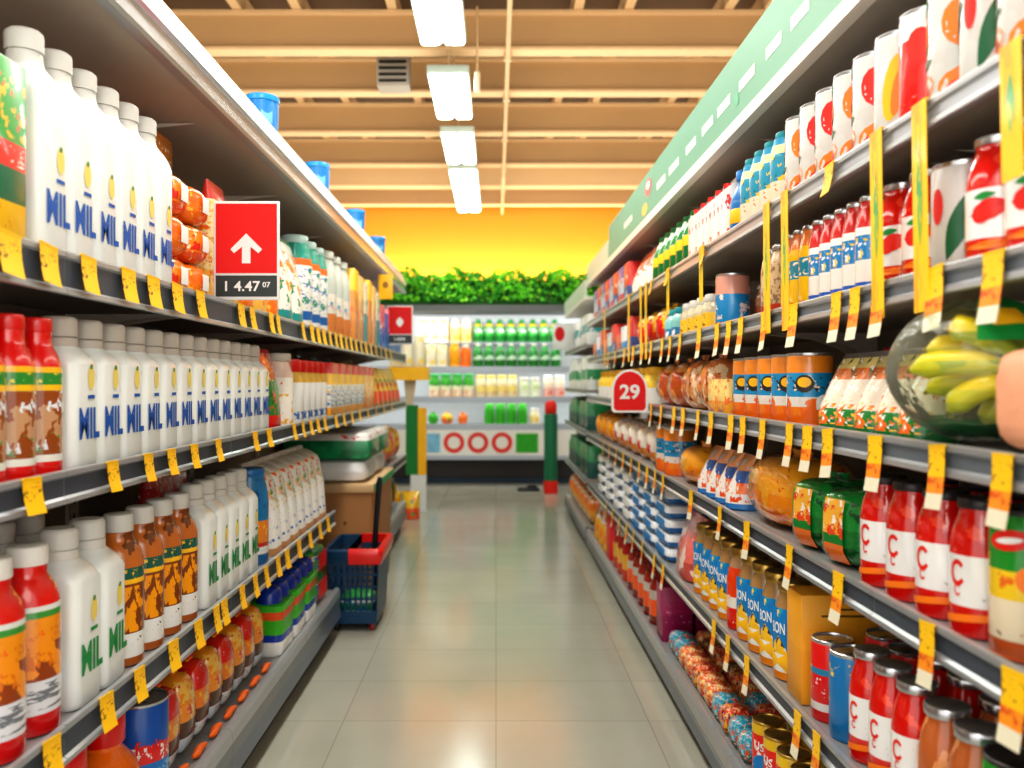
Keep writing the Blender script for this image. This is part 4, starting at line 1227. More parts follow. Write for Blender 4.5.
for sx in (-1, 1):
    for sy in (-1, 1):
        g = MB(); g.lathe([(0.004, -0.012), (0.022, -0.012), (0.0245, -0.006), (0.0245, 0.006), (0.022, 0.012), (0.004, 0.012)], m_dkred if sx > 0 and sy < 0 else m_bkdark, 16)
        o = solo('wheel', g, parent=t, loc=(sx * 0.10, sy * 0.17, 0.0247)); o.rotation_euler = (0, PI / 2, 0)
# stacked second items in the basket
put(K('gpack', None), (-0.80, 4.99, 0.05), 'green and white wipes pack lying inside the shopping basket', rz=PI / 2, sc=(0.55, 0.62, 0.9))
# =================================================================== products, tin side
zR1, zR2, zR3, zR4, zR5, zRB = 1.88, 1.585, 1.28, 0.965, 0.562, 0.16
XG = 0.785
m_canw = art('can_white', [(0, (208, 206, 200)), (0.5, (212, 210, 206))], [((212, 212, 206), 6, 0.6, 0, 1)], 0.28, 0.4)
m_canred = art('can_redbody', [(0, (224, 26, 18)), (0.78, (238, 236, 230))], [((250, 160, 150), (60, 60, 90), 0.66, 0.1, 0.35)], 0.28, 0.4)
canA = lambda: can(0.104, 0.235, m_canw, m_silver, dec_fruit((m_orangep, m_orangep)))
canB = lambda: can(0.104, 0.235, m_canw, m_silver, dec_leaf)
canC = lambda: can(0.104, 0.235, m_canw, m_silver, dec_mango)
canD = lambda: can(0.104, 0.235, m_canred, m_silver, lambda mb, r, h: [mb.poly(ell(0, h * .68, r * .5, h * .15), cyl(r, k * 2.09, .001), m_redp) for k in range(3)])
canE = lambda: can(0.104, 0.235, m_canw, m_silver, dec_fruit((m_redp, m_orangep)))
cans1 = [canA, canA, canB, canA, canD, canC, canE, canA, canE, canE, canA]
names1 = ['white can with orange fruit', 'white can with orange fruit', 'white can with big green leaf', 'white can with large orange', 'white and red can', 'white can with yellow mango',
          'white can with red apple', 'white can with orange fruit', 'white can with red apple', 'white can with red apple', 'white can with orange fruit']
row('R', zR1, XG, 0, 0, 11, lambda w, i: K(('c1', cans1[i].__code__.co_firstlineno), cans1[i]), names1, 'the near end under the green header board', 'fruit cans under the header board', yr=(1.165, 2.375), face=-0.85, jit=0.15)
m_blcr = art('bottle_blue_cream', [(0, (30, 120, 190)), (0.12, (240, 226, 200)), (0.42, (40, 150, 180)), (0.78, (240, 220, 170)), (0.9, (40, 150, 190))], [((240, 200, 60), (40, 40, 20), 0.54, 0.42, 0.78), ((30, 60, 50), (60, 60, 30), 0.6, 0.45, 0.75), ((230, 130, 60), 30, 0.6, 0.14, 0.4)], 0.28, 0.4)
row('R', zR1, XG, 0, 0, 4, lambda w, i: K('blcr', lambda: bottle('drink_bottle', 'bottle', 0.098, 0.235, m_blcr, m_tealp, wide, 0.02, 0.7)), 'teal and cream bottle', 'the last fruit can', 'teal and cream bottles', yr=(2.40, 2.80), face=-0.8)
row('R', zR1, XG, 0, 0, 1, lambda w, i: bottle('drink_bottle', 'bottle', 0.105, 0.23, m_bluecap, m_blue, None, 0.035, 0.62, label=(0.25, 0.5, m_yelp)), 'bright blue bottle with round shoulder', 'the teal and cream bottles', 'x', yr=(2.81, 2.93))
m_wred = art('carton_white_red', [(0, (236, 234, 230)), (0.1, (222, 36, 30)), (0.22, (240, 238, 234)), (0.5, (228, 50, 36)), (0.72, (240, 238, 234))], [((240, 238, 234), (40, 40, 20), 0.5, 0.1, 0.72)], 0.35, 0.2)
row('R', zR1, XG, 0, 0, 5, lambda w, i: K('wred', lambda: gable('drink_carton', 'carton', 0.106, 0.11, 0.235, m_wred, m_red)), 'white carton with red lettering blocks and red cap', 'the bright blue bottle', 'white and red cartons', yr=(2.95, 3.51))
m_gy = art('bottle_green_yellow', [(0, (10, 110, 50)), (0.42, (246, 210, 30)), (0.62, (16, 130, 56)), (0.8, (226, 240, 226))], [((10, 90, 40), 20, 0.56, 0, 0.42), ((16, 130, 56), 30, 0.52, 0.8, 1)], 0.25, 0.5)
row('R', zR1, XG, 0, 0, 6, lambda w, i: K('gy', lambda: bottle('drink_bottle', 'bottle', 0.13, 0.245, m_gy, m_green, None, 0.025, 0.5)), 'green bottle with yellow band', 'the white and red cartons', 'green and yellow bottles', yr=(3.54, 4.36))
m_orw = art('bag_orange_white', [(0, (240, 110, 50)), (0.15, (244, 236, 226)), (0.5, (240, 120, 60))], [((226, 50, 30), 16, 0.54, 0.5, 1), ((250, 250, 240), 18, 0.56, 0.4, 0.9)], 0.3, 0.3, 0.15)
row('R', zR1, XG, 0, 0, 3, lambda w, i: K('orw', lambda: pouch('snack_bag', 'snack bag', 0.195, 0.16, 0.25, m_orw)), 'orange and white bag', 'the green and yellow bottles', 'orange and white bags', yr=(4.4, 5.02))
m_rb = [art('box_redblue', [(0, (60, 80, 150)), (0.4, (222, 50, 40))], [((240, 236, 230), 16, 0.58, 0, 0.7)]), art('box_bluewhite', [(0, (226, 60, 40)), (0.3, (200, 206, 222)), (0.7, (60, 80, 160))], [((60, 80, 160), 16, 0.56, 0.2, 1)])]
row('R', zR1, XG, 0, 0, 8, lambda w, i: K(('rb', i % 2), lambda: carton('cereal_box', 'box', 0.2, 0.13, 0.24, m_rb[i % 2], bev=0.004)), ['red and navy box', 'pale blue and red box'], 'the orange and white bags', 'red and navy boxes', yr=(5.06, 6.9))

# --- shelf 2: ketchup, small bottles
m_ketch = art('ketchup', [(0, (206, 20, 14)), (0.2, (214, 26, 16)), (0.24, (240, 240, 238)), (0.64, (210, 22, 12))], [((240, 70, 40), 14, 0.6, 0.66, 1.0), ((160, 10, 8), 20, 0.62, 0.66, 1), ((150, 150, 150), (90, 90, 160), 0.66, 0.3, 0.36)], 0.14, 0.8)
kprof = [(0.9, 0), (0.98, 0.012), (1, 0.04), (1, 0.64), (0.985, 0.7), (0.9, 0.82), (0.76, 0.92), (0.7, 0.97), (0.7, 1)]
ketch2 = lambda: bottle('ketchup_bottle', 'ketchup bottle', 0.104, 0.222, m_ketch, m_silver, kprof, 0.016, 0.74, decals=dec_pepper, seg=28)
leaf2 = lambda: can(0.106, 0.205, m_canw, m_silver, dec_leaf)
t2 = [ketch2, ketch2, ketch2, leaf2, ketch2, ketch2]
n2 = ['ketchup bottle with red pepper label'] * 3 + ['white can with dark green leaf'] + ['ketchup bottle with red pepper label'] * 2
row('R', zR2, XG, 0, 0, 6, lambda w, i: K(('k2', i == 3), t2[i]), n2, 'the near end below the fruit cans', 'upper ketchup bottles', yr=(1.14, 1.82), face=-0.75, jit=0.1)
m_sm = [art('bottle_small_red', [(0, (206, 30, 30)), (0.08, (30, 90, 180)), (0.15, (232, 226, 216)), (0.38, (30, 130, 190)), (0.64, (240, 240, 236)), (0.72, (206, 24, 18))], [((240, 200, 60), (40, 40, 30), 0.58, 0.4, 0.62), ((240, 240, 240), (30, 30, 40), 0.6, 0.4, 0.62)], 0.18, 0.6),
        art('bottle_small_yellow', [(0, (214, 30, 24)), (0.12, (250, 200, 30)), (0.42, (20, 140, 170)), (0.66, (248, 196, 30)), (0.8, (236, 130, 50))], [((240, 240, 220), (40, 40, 40), 0.56, 0.44, 0.64), ((250, 230, 130), 30, 0.6, 0.14, 0.4)], 0.18, 0.6)]
row('R', zR2, XG, 0, 0, 8, lambda w, i: K(('sm', i > 4), lambda: bottle('drink_bottle', 'bottle', 0.069, 0.222, m_sm[i > 4], m_silver, kprof, 0.014, 0.74)), ['small red and blue labelled bottle'] * 5 + ['small yellow bottle with teal label'] * 3, 'the upper ketchup bottles', 'small labelled bottles', yr=(1.835, 2.395), face=-0.6)
m_clear = art('bottle_seed', [(0, (200, 60, 30)), (0.2, (220, 190, 150))], [((150, 120, 90), 70, 0.54, 0.2, 0.9)], 0.2, 0.5)
row('R', zR2, XG, 0, 0, 2, lambda w, i: K('seed', lambda: bottle('spice_jar', 'jar', 0.078, 0.21, m_clear, m_silver, wide, 0.02, 0.86)), 'tan speckled jar', 'the small yellow bottles', 'tan speckled jars', yr=(2.41, 2.58))
m_can_lb = art('can_lightblue', [(0, (226, 60, 40)), (0.14, (30, 140, 200)), (0.66, (226, 160, 140))], [((236, 220, 210), 20, 0.58, 0.2, 0.66), ((240, 240, 240), (20, 20, 60), 0.6, 0.3, 0.5)], 0.25, 0.4)
row('R', zR2, XG, 0, 0, 1, lambda w, i: can(0.12, 0.2, m_can_lb, m_silver), 'light blue can with silver rim standing apart', 'between speckled jars and short jars', 'x', yr=(2.98, 3.14), single=True)
m_okjar = art('jar_orange', [(0, (226, 90, 50)), (0.6, (236, 150, 110))], [((240, 200, 170), 24, 0.58, 0, 1)], 0.2, 0.5)
for i in range(3):
    put(K('okjar', lambda: bottle('spice_jar', 'jar', 0.1, 0.17, m_okjar, m_silver, wide, 0.02, 0.86)), (1.0, 2.72 + i * 0.2, zR2 + 0.001), f"orange jar at the back of the shelf behind the light blue can, {ORD[i]} along", 'orange jars at the back')
m_yb = art('jar_yellow_label', [(0, (200, 120, 80)), (0.2, (240, 190, 40)), (0.65, (200, 190, 160))], [((80, 60, 30), 40, 0.6, 0.25, 0.6)], 0.25, 0.4)
row('R', zR2, XG, 0, 0, 4, lambda w, i: K('yb', lambda: bottle('spice_jar', 'jar', 0.11, 0.15, m_yb, m_palecap, wide, 0.03, 0.8)), 'short jar with yellow label', 'the light blue can', 'short yellow-label jars', yr=(3.2, 3.72))
m_tl = art('jar_teal', [(0, (30, 120, 170)), (0.5, (130, 200, 200))], [((240, 240, 240), 20, 0.58, 0, 1)], 0.3, 0.3)
row('R', zR2, XG, 0, 0, 2, lambda w, i: K('tl', lambda: bottle('spice_jar', 'jar', 0.13, 0.15, m_tl, m_tealp, wide, 0.03, 0.8)), 'short teal jar', 'the short yellow-label jars', 'short teal jars', yr=(3.76, 4.06))
m_ry = art('bag_red_yellow', [(0, (230, 60, 30)), (0.4, (250, 190, 20))], [((224, 20, 30), 9, 0.54, 0, 0.9), ((250, 220, 60), 13, 0.6, 0, 1)], 0.25, 0.5, 0.2)
row('R', zR2, XG, 0, 0, 3, lambda w, i: K('ry', lambda: pillow('snack_bag', 'snack bag', 0.24, 0.2, 0.19, m_ry, seed=3)), 'red and yellow snack bag', 'the short teal jars', 'red and yellow bags', yr=(4.1, 4.9))
m_mix = [m_rb[0], art('box_sky', [(0, (60, 150, 210)), (0.4, (236, 240, 244))], [((60, 150, 210), 18, 0.56, 0.3, 1)]), art('box_brick', [(0, (200, 60, 40)), (0.5, (226, 90, 50))], [((250, 220, 180), 18, 0.6, 0, 1)])]
row('R', zR2, XG, 0, 0, 9, lambda w, i: K(('mx2', i % 3), lambda: carton('cereal_box', 'box', 0.19, 0.14, 0.2 - 0.04 * (i % 3), m_mix[i % 3], bev=0.004)), ['red and navy box', 'sky blue and white box', 'brick red box'], 'the red and yellow bags', 'boxes past the red and yellow bags', yr=(4.95, 6.95))

# --- shelf 3: bananas, pouches, cans, bread
m_peach = mat('peach_paper', (226, 160, 126), 0.6, bump=0.3, bscale=14)
put(pillow('paper_bag', 'bag', 0.17, 0.2, 0.155, m_peach, pw=4.5, wr=0.05, seed=11, fin=False), (0.825, 1.195, zR3 + 0.0185), 'peach coloured soft paper bag beside the banana bag', rz=PI)
BC = Vector((0.828, 1.470, zR3 + 0.142))
vw = Vector((-0.55, -0.83, 0)).normalized(); rt = Vector((0.83, -0.55, 0)).normalized(); upv = Vector((0, 0, 1))
m_ban = art('banana_skin', [(0, (190, 190, 24)), (0.3, (216, 204, 20)), (0.6, (250, 216, 14))], [((170, 180, 40), 9, 0.58, 0, 0.6)], 0.35, 0.3)
m_bantip = mat('banana_tip', (120, 104, 40), 0.6)
for k in range(7):
    def mkb(k=k):
        g = MB()
        n = 12
        pts, rad = [], []
        a0 = 1.05 - 0.35 * k           # fan angle of this fruit
        L = 0.155
        for i in range(n + 1):
            t = i / n
            bend = 0.75 * (t - 0.5)
            ang = a0 + bend * 0.55
            d_ = 0.035 + L * t
            px = 0.092 - d_ * math.cos(a0 + (t - 0.5) * 0.25 * (1 if k < 4 else -1))
            pz = -0.002 + 0.012 * (3 - k) * 0.6 + d_ * math.sin(a0) * 0.46 + 0.014 * math.sin(PI * t)
            dp = (0.060 if k % 2 else 0.004) - 0.012 * t + (0.014 if k == 1 else 0)
            pts.append(tuple(rt * px + upv * pz + vw * dp))
            rad.append(0.0226 * min(1, 0.30 + 2.6 * t, 0.25 + 5.0 * (1 - t)))
        g.tube(pts, rad, m_ban, 10)
        q = MB(); q.tube([pts[-1], tuple(Vector(pts[-1]) + (Vector(pts[-1]) - Vector(pts[-2])).normalized() * 0.007)], [0.0048, 0.003], m_bantip, 8)
        return P('banana', 'banana', .1, .1, .1, [('banana_fruit', g.build('banana_fruit'), None, None), ('tip', q.build('tip'), None, None)])
    put(mkb(), BC, f"yellow-green banana inside the clear bag, {ORD[k]} from the top of the fan", 'bananas in the clear bag', sc=(1.0, 1.0, 1.0))


def film_mat():
    m, nt, b = base('clear_film', 0.08, coat=0.0)
    out = nt.nodes['Material Output']
    tr = N(nt, 'ShaderNodeBsdfTransparent'); tr.inputs[0].default_value = (0.93, 0.97, 0.90, 1)
    gl = N(nt, 'ShaderNodeBsdfGlossy'); gl.inputs['Roughness'].default_value = 0.22
    tc = N(nt, 'ShaderNodeTexCoord'); no = N(nt, 'ShaderNodeTexNoise'); no.inputs['Scale'].default_value = 22; no.inputs['Detail'].default_value = 3
    nt.links.new(tc.outputs['Object'], no.inputs['Vector'])
    bp = N(nt, 'ShaderNodeBump'); bp.inputs['Strength'].default_value = 0.5; bp.inputs['Distance'].default_value = 0.02
    nt.links.new(no.outputs['Fac'], bp.inputs['Height']); nt.links.new(bp.outputs[0], gl.inputs['Normal'])
    fr = N(nt, 'ShaderNodeFresnel'); fr.inputs[0].default_value = 1.2
    nt.links.new(bp.outputs[0], fr.inputs['Normal'])
    ad = N(nt, 'ShaderNodeMath', operation='ADD'); ad.inputs[1].default_value = 0.035
    nt.links.new(fr.outputs[0], ad.inputs[0])
    mx = N(nt, 'ShaderNodeMixShader')
    nt.links.new(ad.outputs[0], mx.inputs[0]); nt.links.new(tr.outputs[0], mx.inputs[1]); nt.links.new(gl.outputs[0], mx.inputs[2])
    df = N(nt, 'ShaderNodeBsdfTranslucent'); df.inputs[0].default_value = (0.85, 0.9, 0.84, 1)
    m2 = N(nt, 'ShaderNodeMixShader'); m2.inputs[0].default_value = 0.10
    nt.links.new(mx.outputs[0], m2.inputs[1]); nt.links.new(df.outputs[0], m2.inputs[2])
    nt.links.new(m2.outputs[0], out.inputs['Surface'])
    return m


m_film = film_mat()
def blob(rx, ry, rz, seg, m, g, zlo=-1.0, zhi=1.0, amin=0, amax=2 * PI, wr=0.02, k=1.0):
    rings = []
    nv = 16
    full = amax - amin > 6.2
    for j in range(nv + 1):
        b = math.asin(zlo) + (math.asin(zhi) - math.asin(zlo)) * j / nv
        ring = []
        for i in range(seg if full else seg + 1):
            a = amin + (amax - amin) * i / seg
            q = k * (1 + wr * (math.sin(7 * a + 3 * b) * 0.5 + math.sin(11 * a - 5 * b) * 0.4))
            p = rt * (rx * math.cos(a) * math.cos(b) * q) + vw * (ry * math.sin(a) * math.cos(b) * q) + upv * (rz * math.sin(b) * q)
            ring.append(tuple(p))
        rings.append(ring)
    g.loft(rings, m, caps=False, closed=full)
t = empty('banana_bag', BC, 'big clear plastic bag of bananas with a green printed label', 'bag')
g = MB(); blob(0.142, 0.125, 0.124, 40, m_film, g, -0.98, 0.98); solo('clear_film', g, label='clear crinkled film', parent=t)
g = MB(); blob(0.142, 0.125, 0.124, 24, m_dkgreen, g, -0.95, -0.74, k=0.985); solo('green_base', g, label='green printed base', parent=t)
g = MB(); blob(0.142, 0.125, 0.124, 20, m_green, g, 0.36, 0.93, 0.1, 1.5, k=1.012); solo('printed_label', g, label='green printed label with yellow leaf', parent=t)
g = MB(); blob(0.142, 0.125, 0.124, 10, m_yelp, g, 0.56, 0.78, 0.85, 1.3, k=1.022); solo('label_motif', g, label='yellow label motif', parent=t)

m_pch = art('pouch_veg', [(0, (20, 110, 50)), (0.14, (30, 130, 56)), (0.3, (240, 226, 206)), (0.66, (236, 130, 60)), (0.8, (226, 206, 130))],
            [((240, 110, 30), 34, 0.53, 0.1, 0.36), ((250, 190, 40), 40, 0.58, 0.1, 0.4), ((230, 80, 30), 50, 0.62, 0.4, 0.75), ((60, 110, 50), (60, 60, 24), 0.58, 0.66, 0.95), ((250, 250, 245), 60, 0.62, 0, 1)], 0.25, 0.4, 0.15)
row('R', zR3, XG, 0, 0, 5, lambda w, i: K('pch', lambda: pouch('vegetable_pouch', 'pouch', 0.101, 0.12, 0.19, m_pch, m_silver, lean=0.03)), 'orange and green patterned pouch with foil top', 'the banana bag', 'patterned pouches', yr=(1.615, 2.13))
put(bottle('sauce_bottle', 'bottle', 0.06, 0.205, mat('dark_glass', (40, 30, 34), 0.15, coat=0.5), m_red, None, 0.035, 0.62), (1.0, 2.16, zR3 + 0.001), 'small dark bottle with red cap behind the patterned pouches')
m_bo = art('can_blue_orange', [(0, (240, 110, 20)), (0.16, (240, 130, 30)), (0.28, (226, 220, 210)), (0.42, (26, 140, 190)), (0.76, (236, 140, 40))], [((240, 110, 30), 16, 0.54, 0.1, 0.4), ((60, 40, 24), 60, 0.58, 0.5, 0.7), ((230, 220, 200), 40, 0.6, 0.5, 0.72)], 0.25, 0.4)
def dec_blue(mb, r, h):
    for k in range(3):
        mb.poly(ell(0, h * .58, r * .42, h * .12), cyl(r, k * 2.09, .001), m_blackp)
        mb.poly(ell(0, h * .60, r * .3, h * .07), cyl(r, k * 2.09, .0015), m_yelp)
        mb.poly(leafp(r * .8, h * .34, r * .9, h * .09, .9), cyl(r, k * 2.09, .001), m_white)
row('R', zR3, XG, 0, 0, 5, lambda w, i: K('bo', lambda: can(0.12, 0.198, m_bo, m_silver, dec_blue)), 'blue and orange drink can with silver rim', 'the patterned pouches', 'blue and orange cans', yr=(2.24, 2.90), face=-0.9, jit=0.2)
m_bread = art('bread_film', [(0, (226, 150, 90)), (0.5, (222, 130, 70))], [((250, 220, 180), (16, 30, 10), 0.52, 0, 1), ((150, 70, 30), (20, 30, 12), 0.58, 0.2, 1)], 0.2, 0.7, 0.3, 20)
m_oc = art('carton_orange_small', [(0, (240, 170, 40)), (0.4, (246, 214, 120))], [((40, 120, 190), 30, 0.6, 0, 0.8), ((240, 110, 30), 30, 0.58, 0, 1)])
row('R', zR3, XG, 0, 0, 2, lambda w, i: K('oc', lambda: carton('snack_box', 'box', 0.12, 0.12, 0.13, m_oc, bev=0.003)), 'small yellow and blue box', 'the blue and orange cans', 'small yellow boxes', yr=(2.93, 3.18))
row('R', zR3, XG, 0, 0, 2, lambda w, i: K('bread', lambda: pillow('bread_bag', 'bread', 0.25, 0.2, 0.22, m_bread, pw=2.4, wr=0.1, seed=5)), 'tan glossy bag of bread rolls', 'the small yellow boxes', 'bread bags', yr=(3.2, 3.76))
m_brown = art('bread_brown', [(0, (200, 90, 30)), (0.5, (190, 80, 26))], [((244, 170, 90), 12, 0.55, 0, 1), ((130, 130, 130), 9, 0.62, 0, 0.6), ((250, 236, 220), 18, 0.66, 0.2, 1)], 0.18, 0.8, 0.3, 20)
row('R', zR3, XG, 0, 0, 2, lambda w, i: K('brown', lambda: pillow('bread_bag', 'bread', 0.25, 0.22, 0.215, m_brown, pw=2.3, wr=0.08, seed=6)), 'brown glossy bread bag', 'the tan bread bags', 'brown bread bags', yr=(3.8, 4.36))
m_yw = art('jar_yellow_white', [(0, (226, 226, 220)), (0.55, (246, 206, 60))], [((150, 180, 120), 16, 0.6, 0, 0.6)])
row('R', zR3, XG, 0, 0, 9, lambda w, i: K('yw', lambda: bottle('storage_jar', 'jar', 0.2, 0.2, m_yw, m_yelp, wide, 0.04, 0.8)), 'white jar with yellow lid', 'the 29 sign', 'yellow-lidded jars past the sign', yr=(4.5, 6.7))

# --- shelf 4
m_gcan = art('can_green_cream', [(0, (196, 90, 40)), (0.14, (236, 220, 190)), (0.42, (240, 200, 40)), (0.62, (30, 140, 40))], [((230, 110, 30), 22, 0.6, 0.3, 0.6), ((120, 90, 60), 26, 0.64, 0.16, 0.4), ((246, 200, 60), 24, 0.6, 0.5, 0.72), ((200, 40, 30), 30, 0.68, 0.16, 0.4)], 0.25, 0.4)
def dec_badge(mb, r, h):
    for k in range(2):
        mb.poly(ell(0, h * .8, r * .62, h * .07, 0.15), cyl(r, k * PI, .0012), m_redp)
        mb.poly(ell(0, h * .8, r * .38, h * .022, 0.15), cyl(r, k * PI, .0018), m_white)
        mb.poly(ell(r * .55, h * .55, r * .4, h * .09, 0.15), cyl(r, k * PI, .0011), m_orangep)
m_dgcan = art('can_dark_green', [(0, (16, 80, 50)), (0.8, (30, 120, 50))], [((30, 110, 70), 14, 0.56, 0, 0.8), ((236, 130, 30), 26, 0.64, 0.55, 0.8)], 0.25, 0.4)
ketch4 = lambda: bottle('ketchup_bottle', 'ketchup bottle', 0.106, 0.235, m_ketch, m_dark, kprof, 0.018, 0.76, decals=dec_swirl, seg=28)
gcan = lambda: can(0.112, 0.235, m_gcan, m_dark, dec_badge)
dcan = lambda: can(0.112, 0.235, m_dgcan, m_dark)
t4 = [dcan, gcan, ketch4, ketch4, ketch4, ketch4]
row('R', zR4, XG, 0, 0, 6, lambda w, i: K(('k4', min(i, 2)), t4[i]), ['dark green can with dark lid', 'green and cream can with red badge'] + ['red ketchup bottle with white swirl label'] * 4, 'the near end below the banana bag', 'middle shelf ketchup bottles and cans', yr=(1.17, 1.90), face=-0.55, jit=0.06)
for i in range(4):
    put(K(('k4', 2), None), (XG + 0.19, 1.47 + i * 0.122, zR4 + 0.001), f"ketchup bottle in the second row on the middle shelf, {ORD[i]} along", 'second row of ketchup bottles', PI + 0.5)
m_gf = art('film_green', [(0, (16, 120, 50)), (0.5, (20, 140, 56))], [((10, 80, 36), (12, 12, 20), 0.54, 0, 1), ((120, 210, 140), (20, 20, 40), 0.68, 0, 1)], 0.15, 0.8, 0.35, 24)
m_gfl = art('label_orange_swirl', [(0, (240, 120, 30)), (0.3, (20, 130, 50)), (0.45, (244, 180, 60))], [((226, 70, 30), 26, 0.56, 0.4, 0.9), ((250, 240, 220), 50, 0.6, 0.5, 1)])
row('R', zR4, XG, 0, 0, 2, lambda w, i: K('gf', lambda: pillow('film_pack', 'pack', 0.19, 0.22, 0.185, m_gf, (0.07, 0.15, m_gfl, 0.085), pw=4.2, seed=8)), 'shiny green film pack with orange label', 'the middle shelf ketchup bottles', 'green film packs', yr=(1.93, 2.34), face=-0.25)
m_of = art('film_orange', [(0, (255, 150, 24)), (0.5, (255, 172, 34))], [((252, 176, 36), 9, 0.56, 0, 1), ((240, 116, 16), 12, 0.6, 0, 1)], 0.12, 0.9, 0.35, 22)
row('R', zR4, XG, 0, 0, 1, lambda w, i: pillow('bread_bag', 'bread', 0.43, 0.28, 0.215, m_of, pw=3.0, wr=0.05, seed=12), 'glossy orange film bread bag', 'the green film packs', 'x', yr=(2.37, 2.82))
m_nood = art('pack_noodle', [(0, (60, 130, 200)), (0.12, (236, 232, 226)), (0.3, (240, 120, 50)), (0.5, (40, 90, 160)), (0.72, (236, 160, 100))], [((236, 232, 226), (30, 30, 14), 0.53, 0.12, 0.8), ((230, 80, 30), (30, 30, 20), 0.58, 0.15, 0.5), ((190, 200, 210), 20, 0.58, 0.75, 1)], 0.25, 0.5, 0.15)
row('R', zR4, XG, 0, 0, 4, lambda w, i: K('nood', lambda: pouch('noodle_pack', 'noodle pack', 0.125, 0.18, 0.185, m_nood)), 'white blue and orange noodle pack', 'the orange bread bag', 'noodle packs', yr=(2.86, 3.4))
row('R', zR4, XG, 0, 0, 1, lambda w, i: pillow('bread_bag', 'bread', 0.38, 0.22, 0.165, m_of, pw=2.4, wr=0.05, seed=13), 'smaller orange film bag', 'the noodle packs', 'x', yr=(3.44, 3.86))
row('R', zR4, XG, 0, 0, 2, lambda w, i: K('bo4', lambda: can(0.16, 0.22, m_bo, m_palecap)), 'broad blue and orange tin', 'the smaller orange film bag', 'broad blue tins', yr=(3.9, 4.3))
m_wo = art('bag_white_orange', [(0, (236, 150, 60)), (0.35, (240, 230, 220))], [((226, 60, 50), 10, 0.58, 0.2, 1), ((250, 180, 50), 11, 0.56, 0, 0.7)], 0.2, 0.6, 0.2)
row('R', zR4, XG, 0, 0, 5, lambda w, i: K('wo', lambda: pillow('snack_bag', 'snack bag', 0.28, 0.22, 0.2, m_wo, seed=14)), 'white and orange snack bag', 'the broad blue tins', 'white and orange bags', yr=(4.35, 5.9))
row('R', zR4, XG, 0, 0, 3, lambda w, i: K('of4', lambda: pillow('bread_bag', 'bread', 0.28, 0.22, 0.2, m_of, seed=15)), 'plain orange bag', 'the white and orange bags', 'plain orange bags', yr=(5.95, 6.95))

# --- shelf 5
m_brj = art('jar_brown', [(0, (170, 90, 40)), (0.1, (236, 234, 230)), (0.4, (186, 100, 50))], [((226, 150, 90), (20, 20, 8), 0.56, 0.42, 1)], 0.14, 0.7)
ketch5 = lambda: bottle('ketchup_bottle', 'ketchup bottle', 0.096, 0.245, m_ketch, m_silver, kprof, 0.02, 0.80, decals=dec_swirl, seg=28)
gcan5 = lambda: can(0.108, 0.235, m_gcan, m_dark, dec_badge)
brj = lambda: bottle('sauce_jar', 'jar', 0.102, 0.24, m_brj, m_silver, kprof, 0.022, 0.8)
row('R', zR5, XG, 0, 0, 2, lambda w, i: K('gc5', gcan5), 'green can with red badge on the yellow box shelf', 'its near end', 'lower green cans', yr=(1.20, 1.43), face=-0.6)
row('R', zR5, XG, 0, 0, 2, lambda w, i: K('brj', brj), 'brown jar with silver lid', 'the lower green cans', 'brown jars', yr=(1.43, 1.64), face=-0.5)
row('R', zR5, XG, 0, 0, 3, lambda w, i: K('ke5', ketch5), 'ketchup bottle with silver lid', 'the brown jars', 'lower ketchup bottles', yr=(1.645, 1.95), face=-0.55)
m_bl5 = art('can_blue_tan', [(0, (226, 190, 110)), (0.5, (30, 120, 180))], [((30, 120, 180), 8, 0.5, 0, 0.55), ((240, 200, 60), 30, 0.62, 0.75, 0.95)], 0.28, 0.3)
m_rd5 = art('can_red_white', [(0, (214, 20, 24)), (0.14, (236, 230, 226)), (0.24, (216, 22, 26)), (0.6, (40, 130, 170)), (0.68, (226, 30, 26))], [((240, 236, 230), (60, 60, 130), 0.62, 0.32, 0.56), ((236, 230, 226), 20, 0.58, 0.66, 0.75)], 0.28, 0.3)
row('R', zR5, XG, 0, 0, 1, lambda w, i: can(0.108, 0.205, m_bl5, m_silver), 'blue can with tan lower corner', 'the lower ketchup bottles', 'x', yr=(1.955, 2.07), face=-0.5)
row('R', zR5, XG, 0, 0, 1, lambda w, i: can(0.104, 0.2, m_rd5, m_silver), 'red can with white stripe', 'the blue can and yellow box', 'x', yr=(2.075, 2.185), face=-0.5)
for r_ in range(2):
    for i in range(6):
        put(K('sil5', lambda: can(0.104, 0.225, m_rd5, m_silver)) if i > 3 else K('brj', None) if i < 2 else K('ke5', None), (XG + 0.17 + r_ * 0.112, 1.49 + i * 0.118, zR5 + 0.001),
            f"silver-lidded {'can' if i > 3 else 'jar' if i < 2 else 'ketchup bottle'} in {['second', 'third'][r_]} row by the yellow box, {ORD[i]} along", 'rows behind the lower ketchup bottles', PI + 0.4)
m_ybox = art('box_amber', [(0, (236, 162, 34)), (0.5, (240, 168, 38))], [((206, 138, 30), (40, 40, 130), 0.70, 0.12, 0.9)], 0.45, 0.1)
def dec_box(mb, w, d, h):
    mb.poly([(-d * .3, h * .86), (d * .2, h * .86), (d * .2, h * .88), (-d * .3, h * .88)], lambda a, c: (a, w / 2 + .0008, c), mat('amber_ink', (120, 84, 20), 0.5))
    mb.poly([(-d * .3, h * .80), (d * .3, h * .80), (d * .3, h * .82), (-d * .3, h * .82)], lambda a, c: (a, w / 2 + .0008, c), mat('amber_ink', (120, 84, 20), 0.5))
put(carton('cereal_box', 'box', 0.11, 0.26, 0.285, m_ybox, None, dec_box), (XG + 0.135, 2.262, zR5 + 0.001), 'tall amber yellow box between the red can and blue jars', rz=PI)
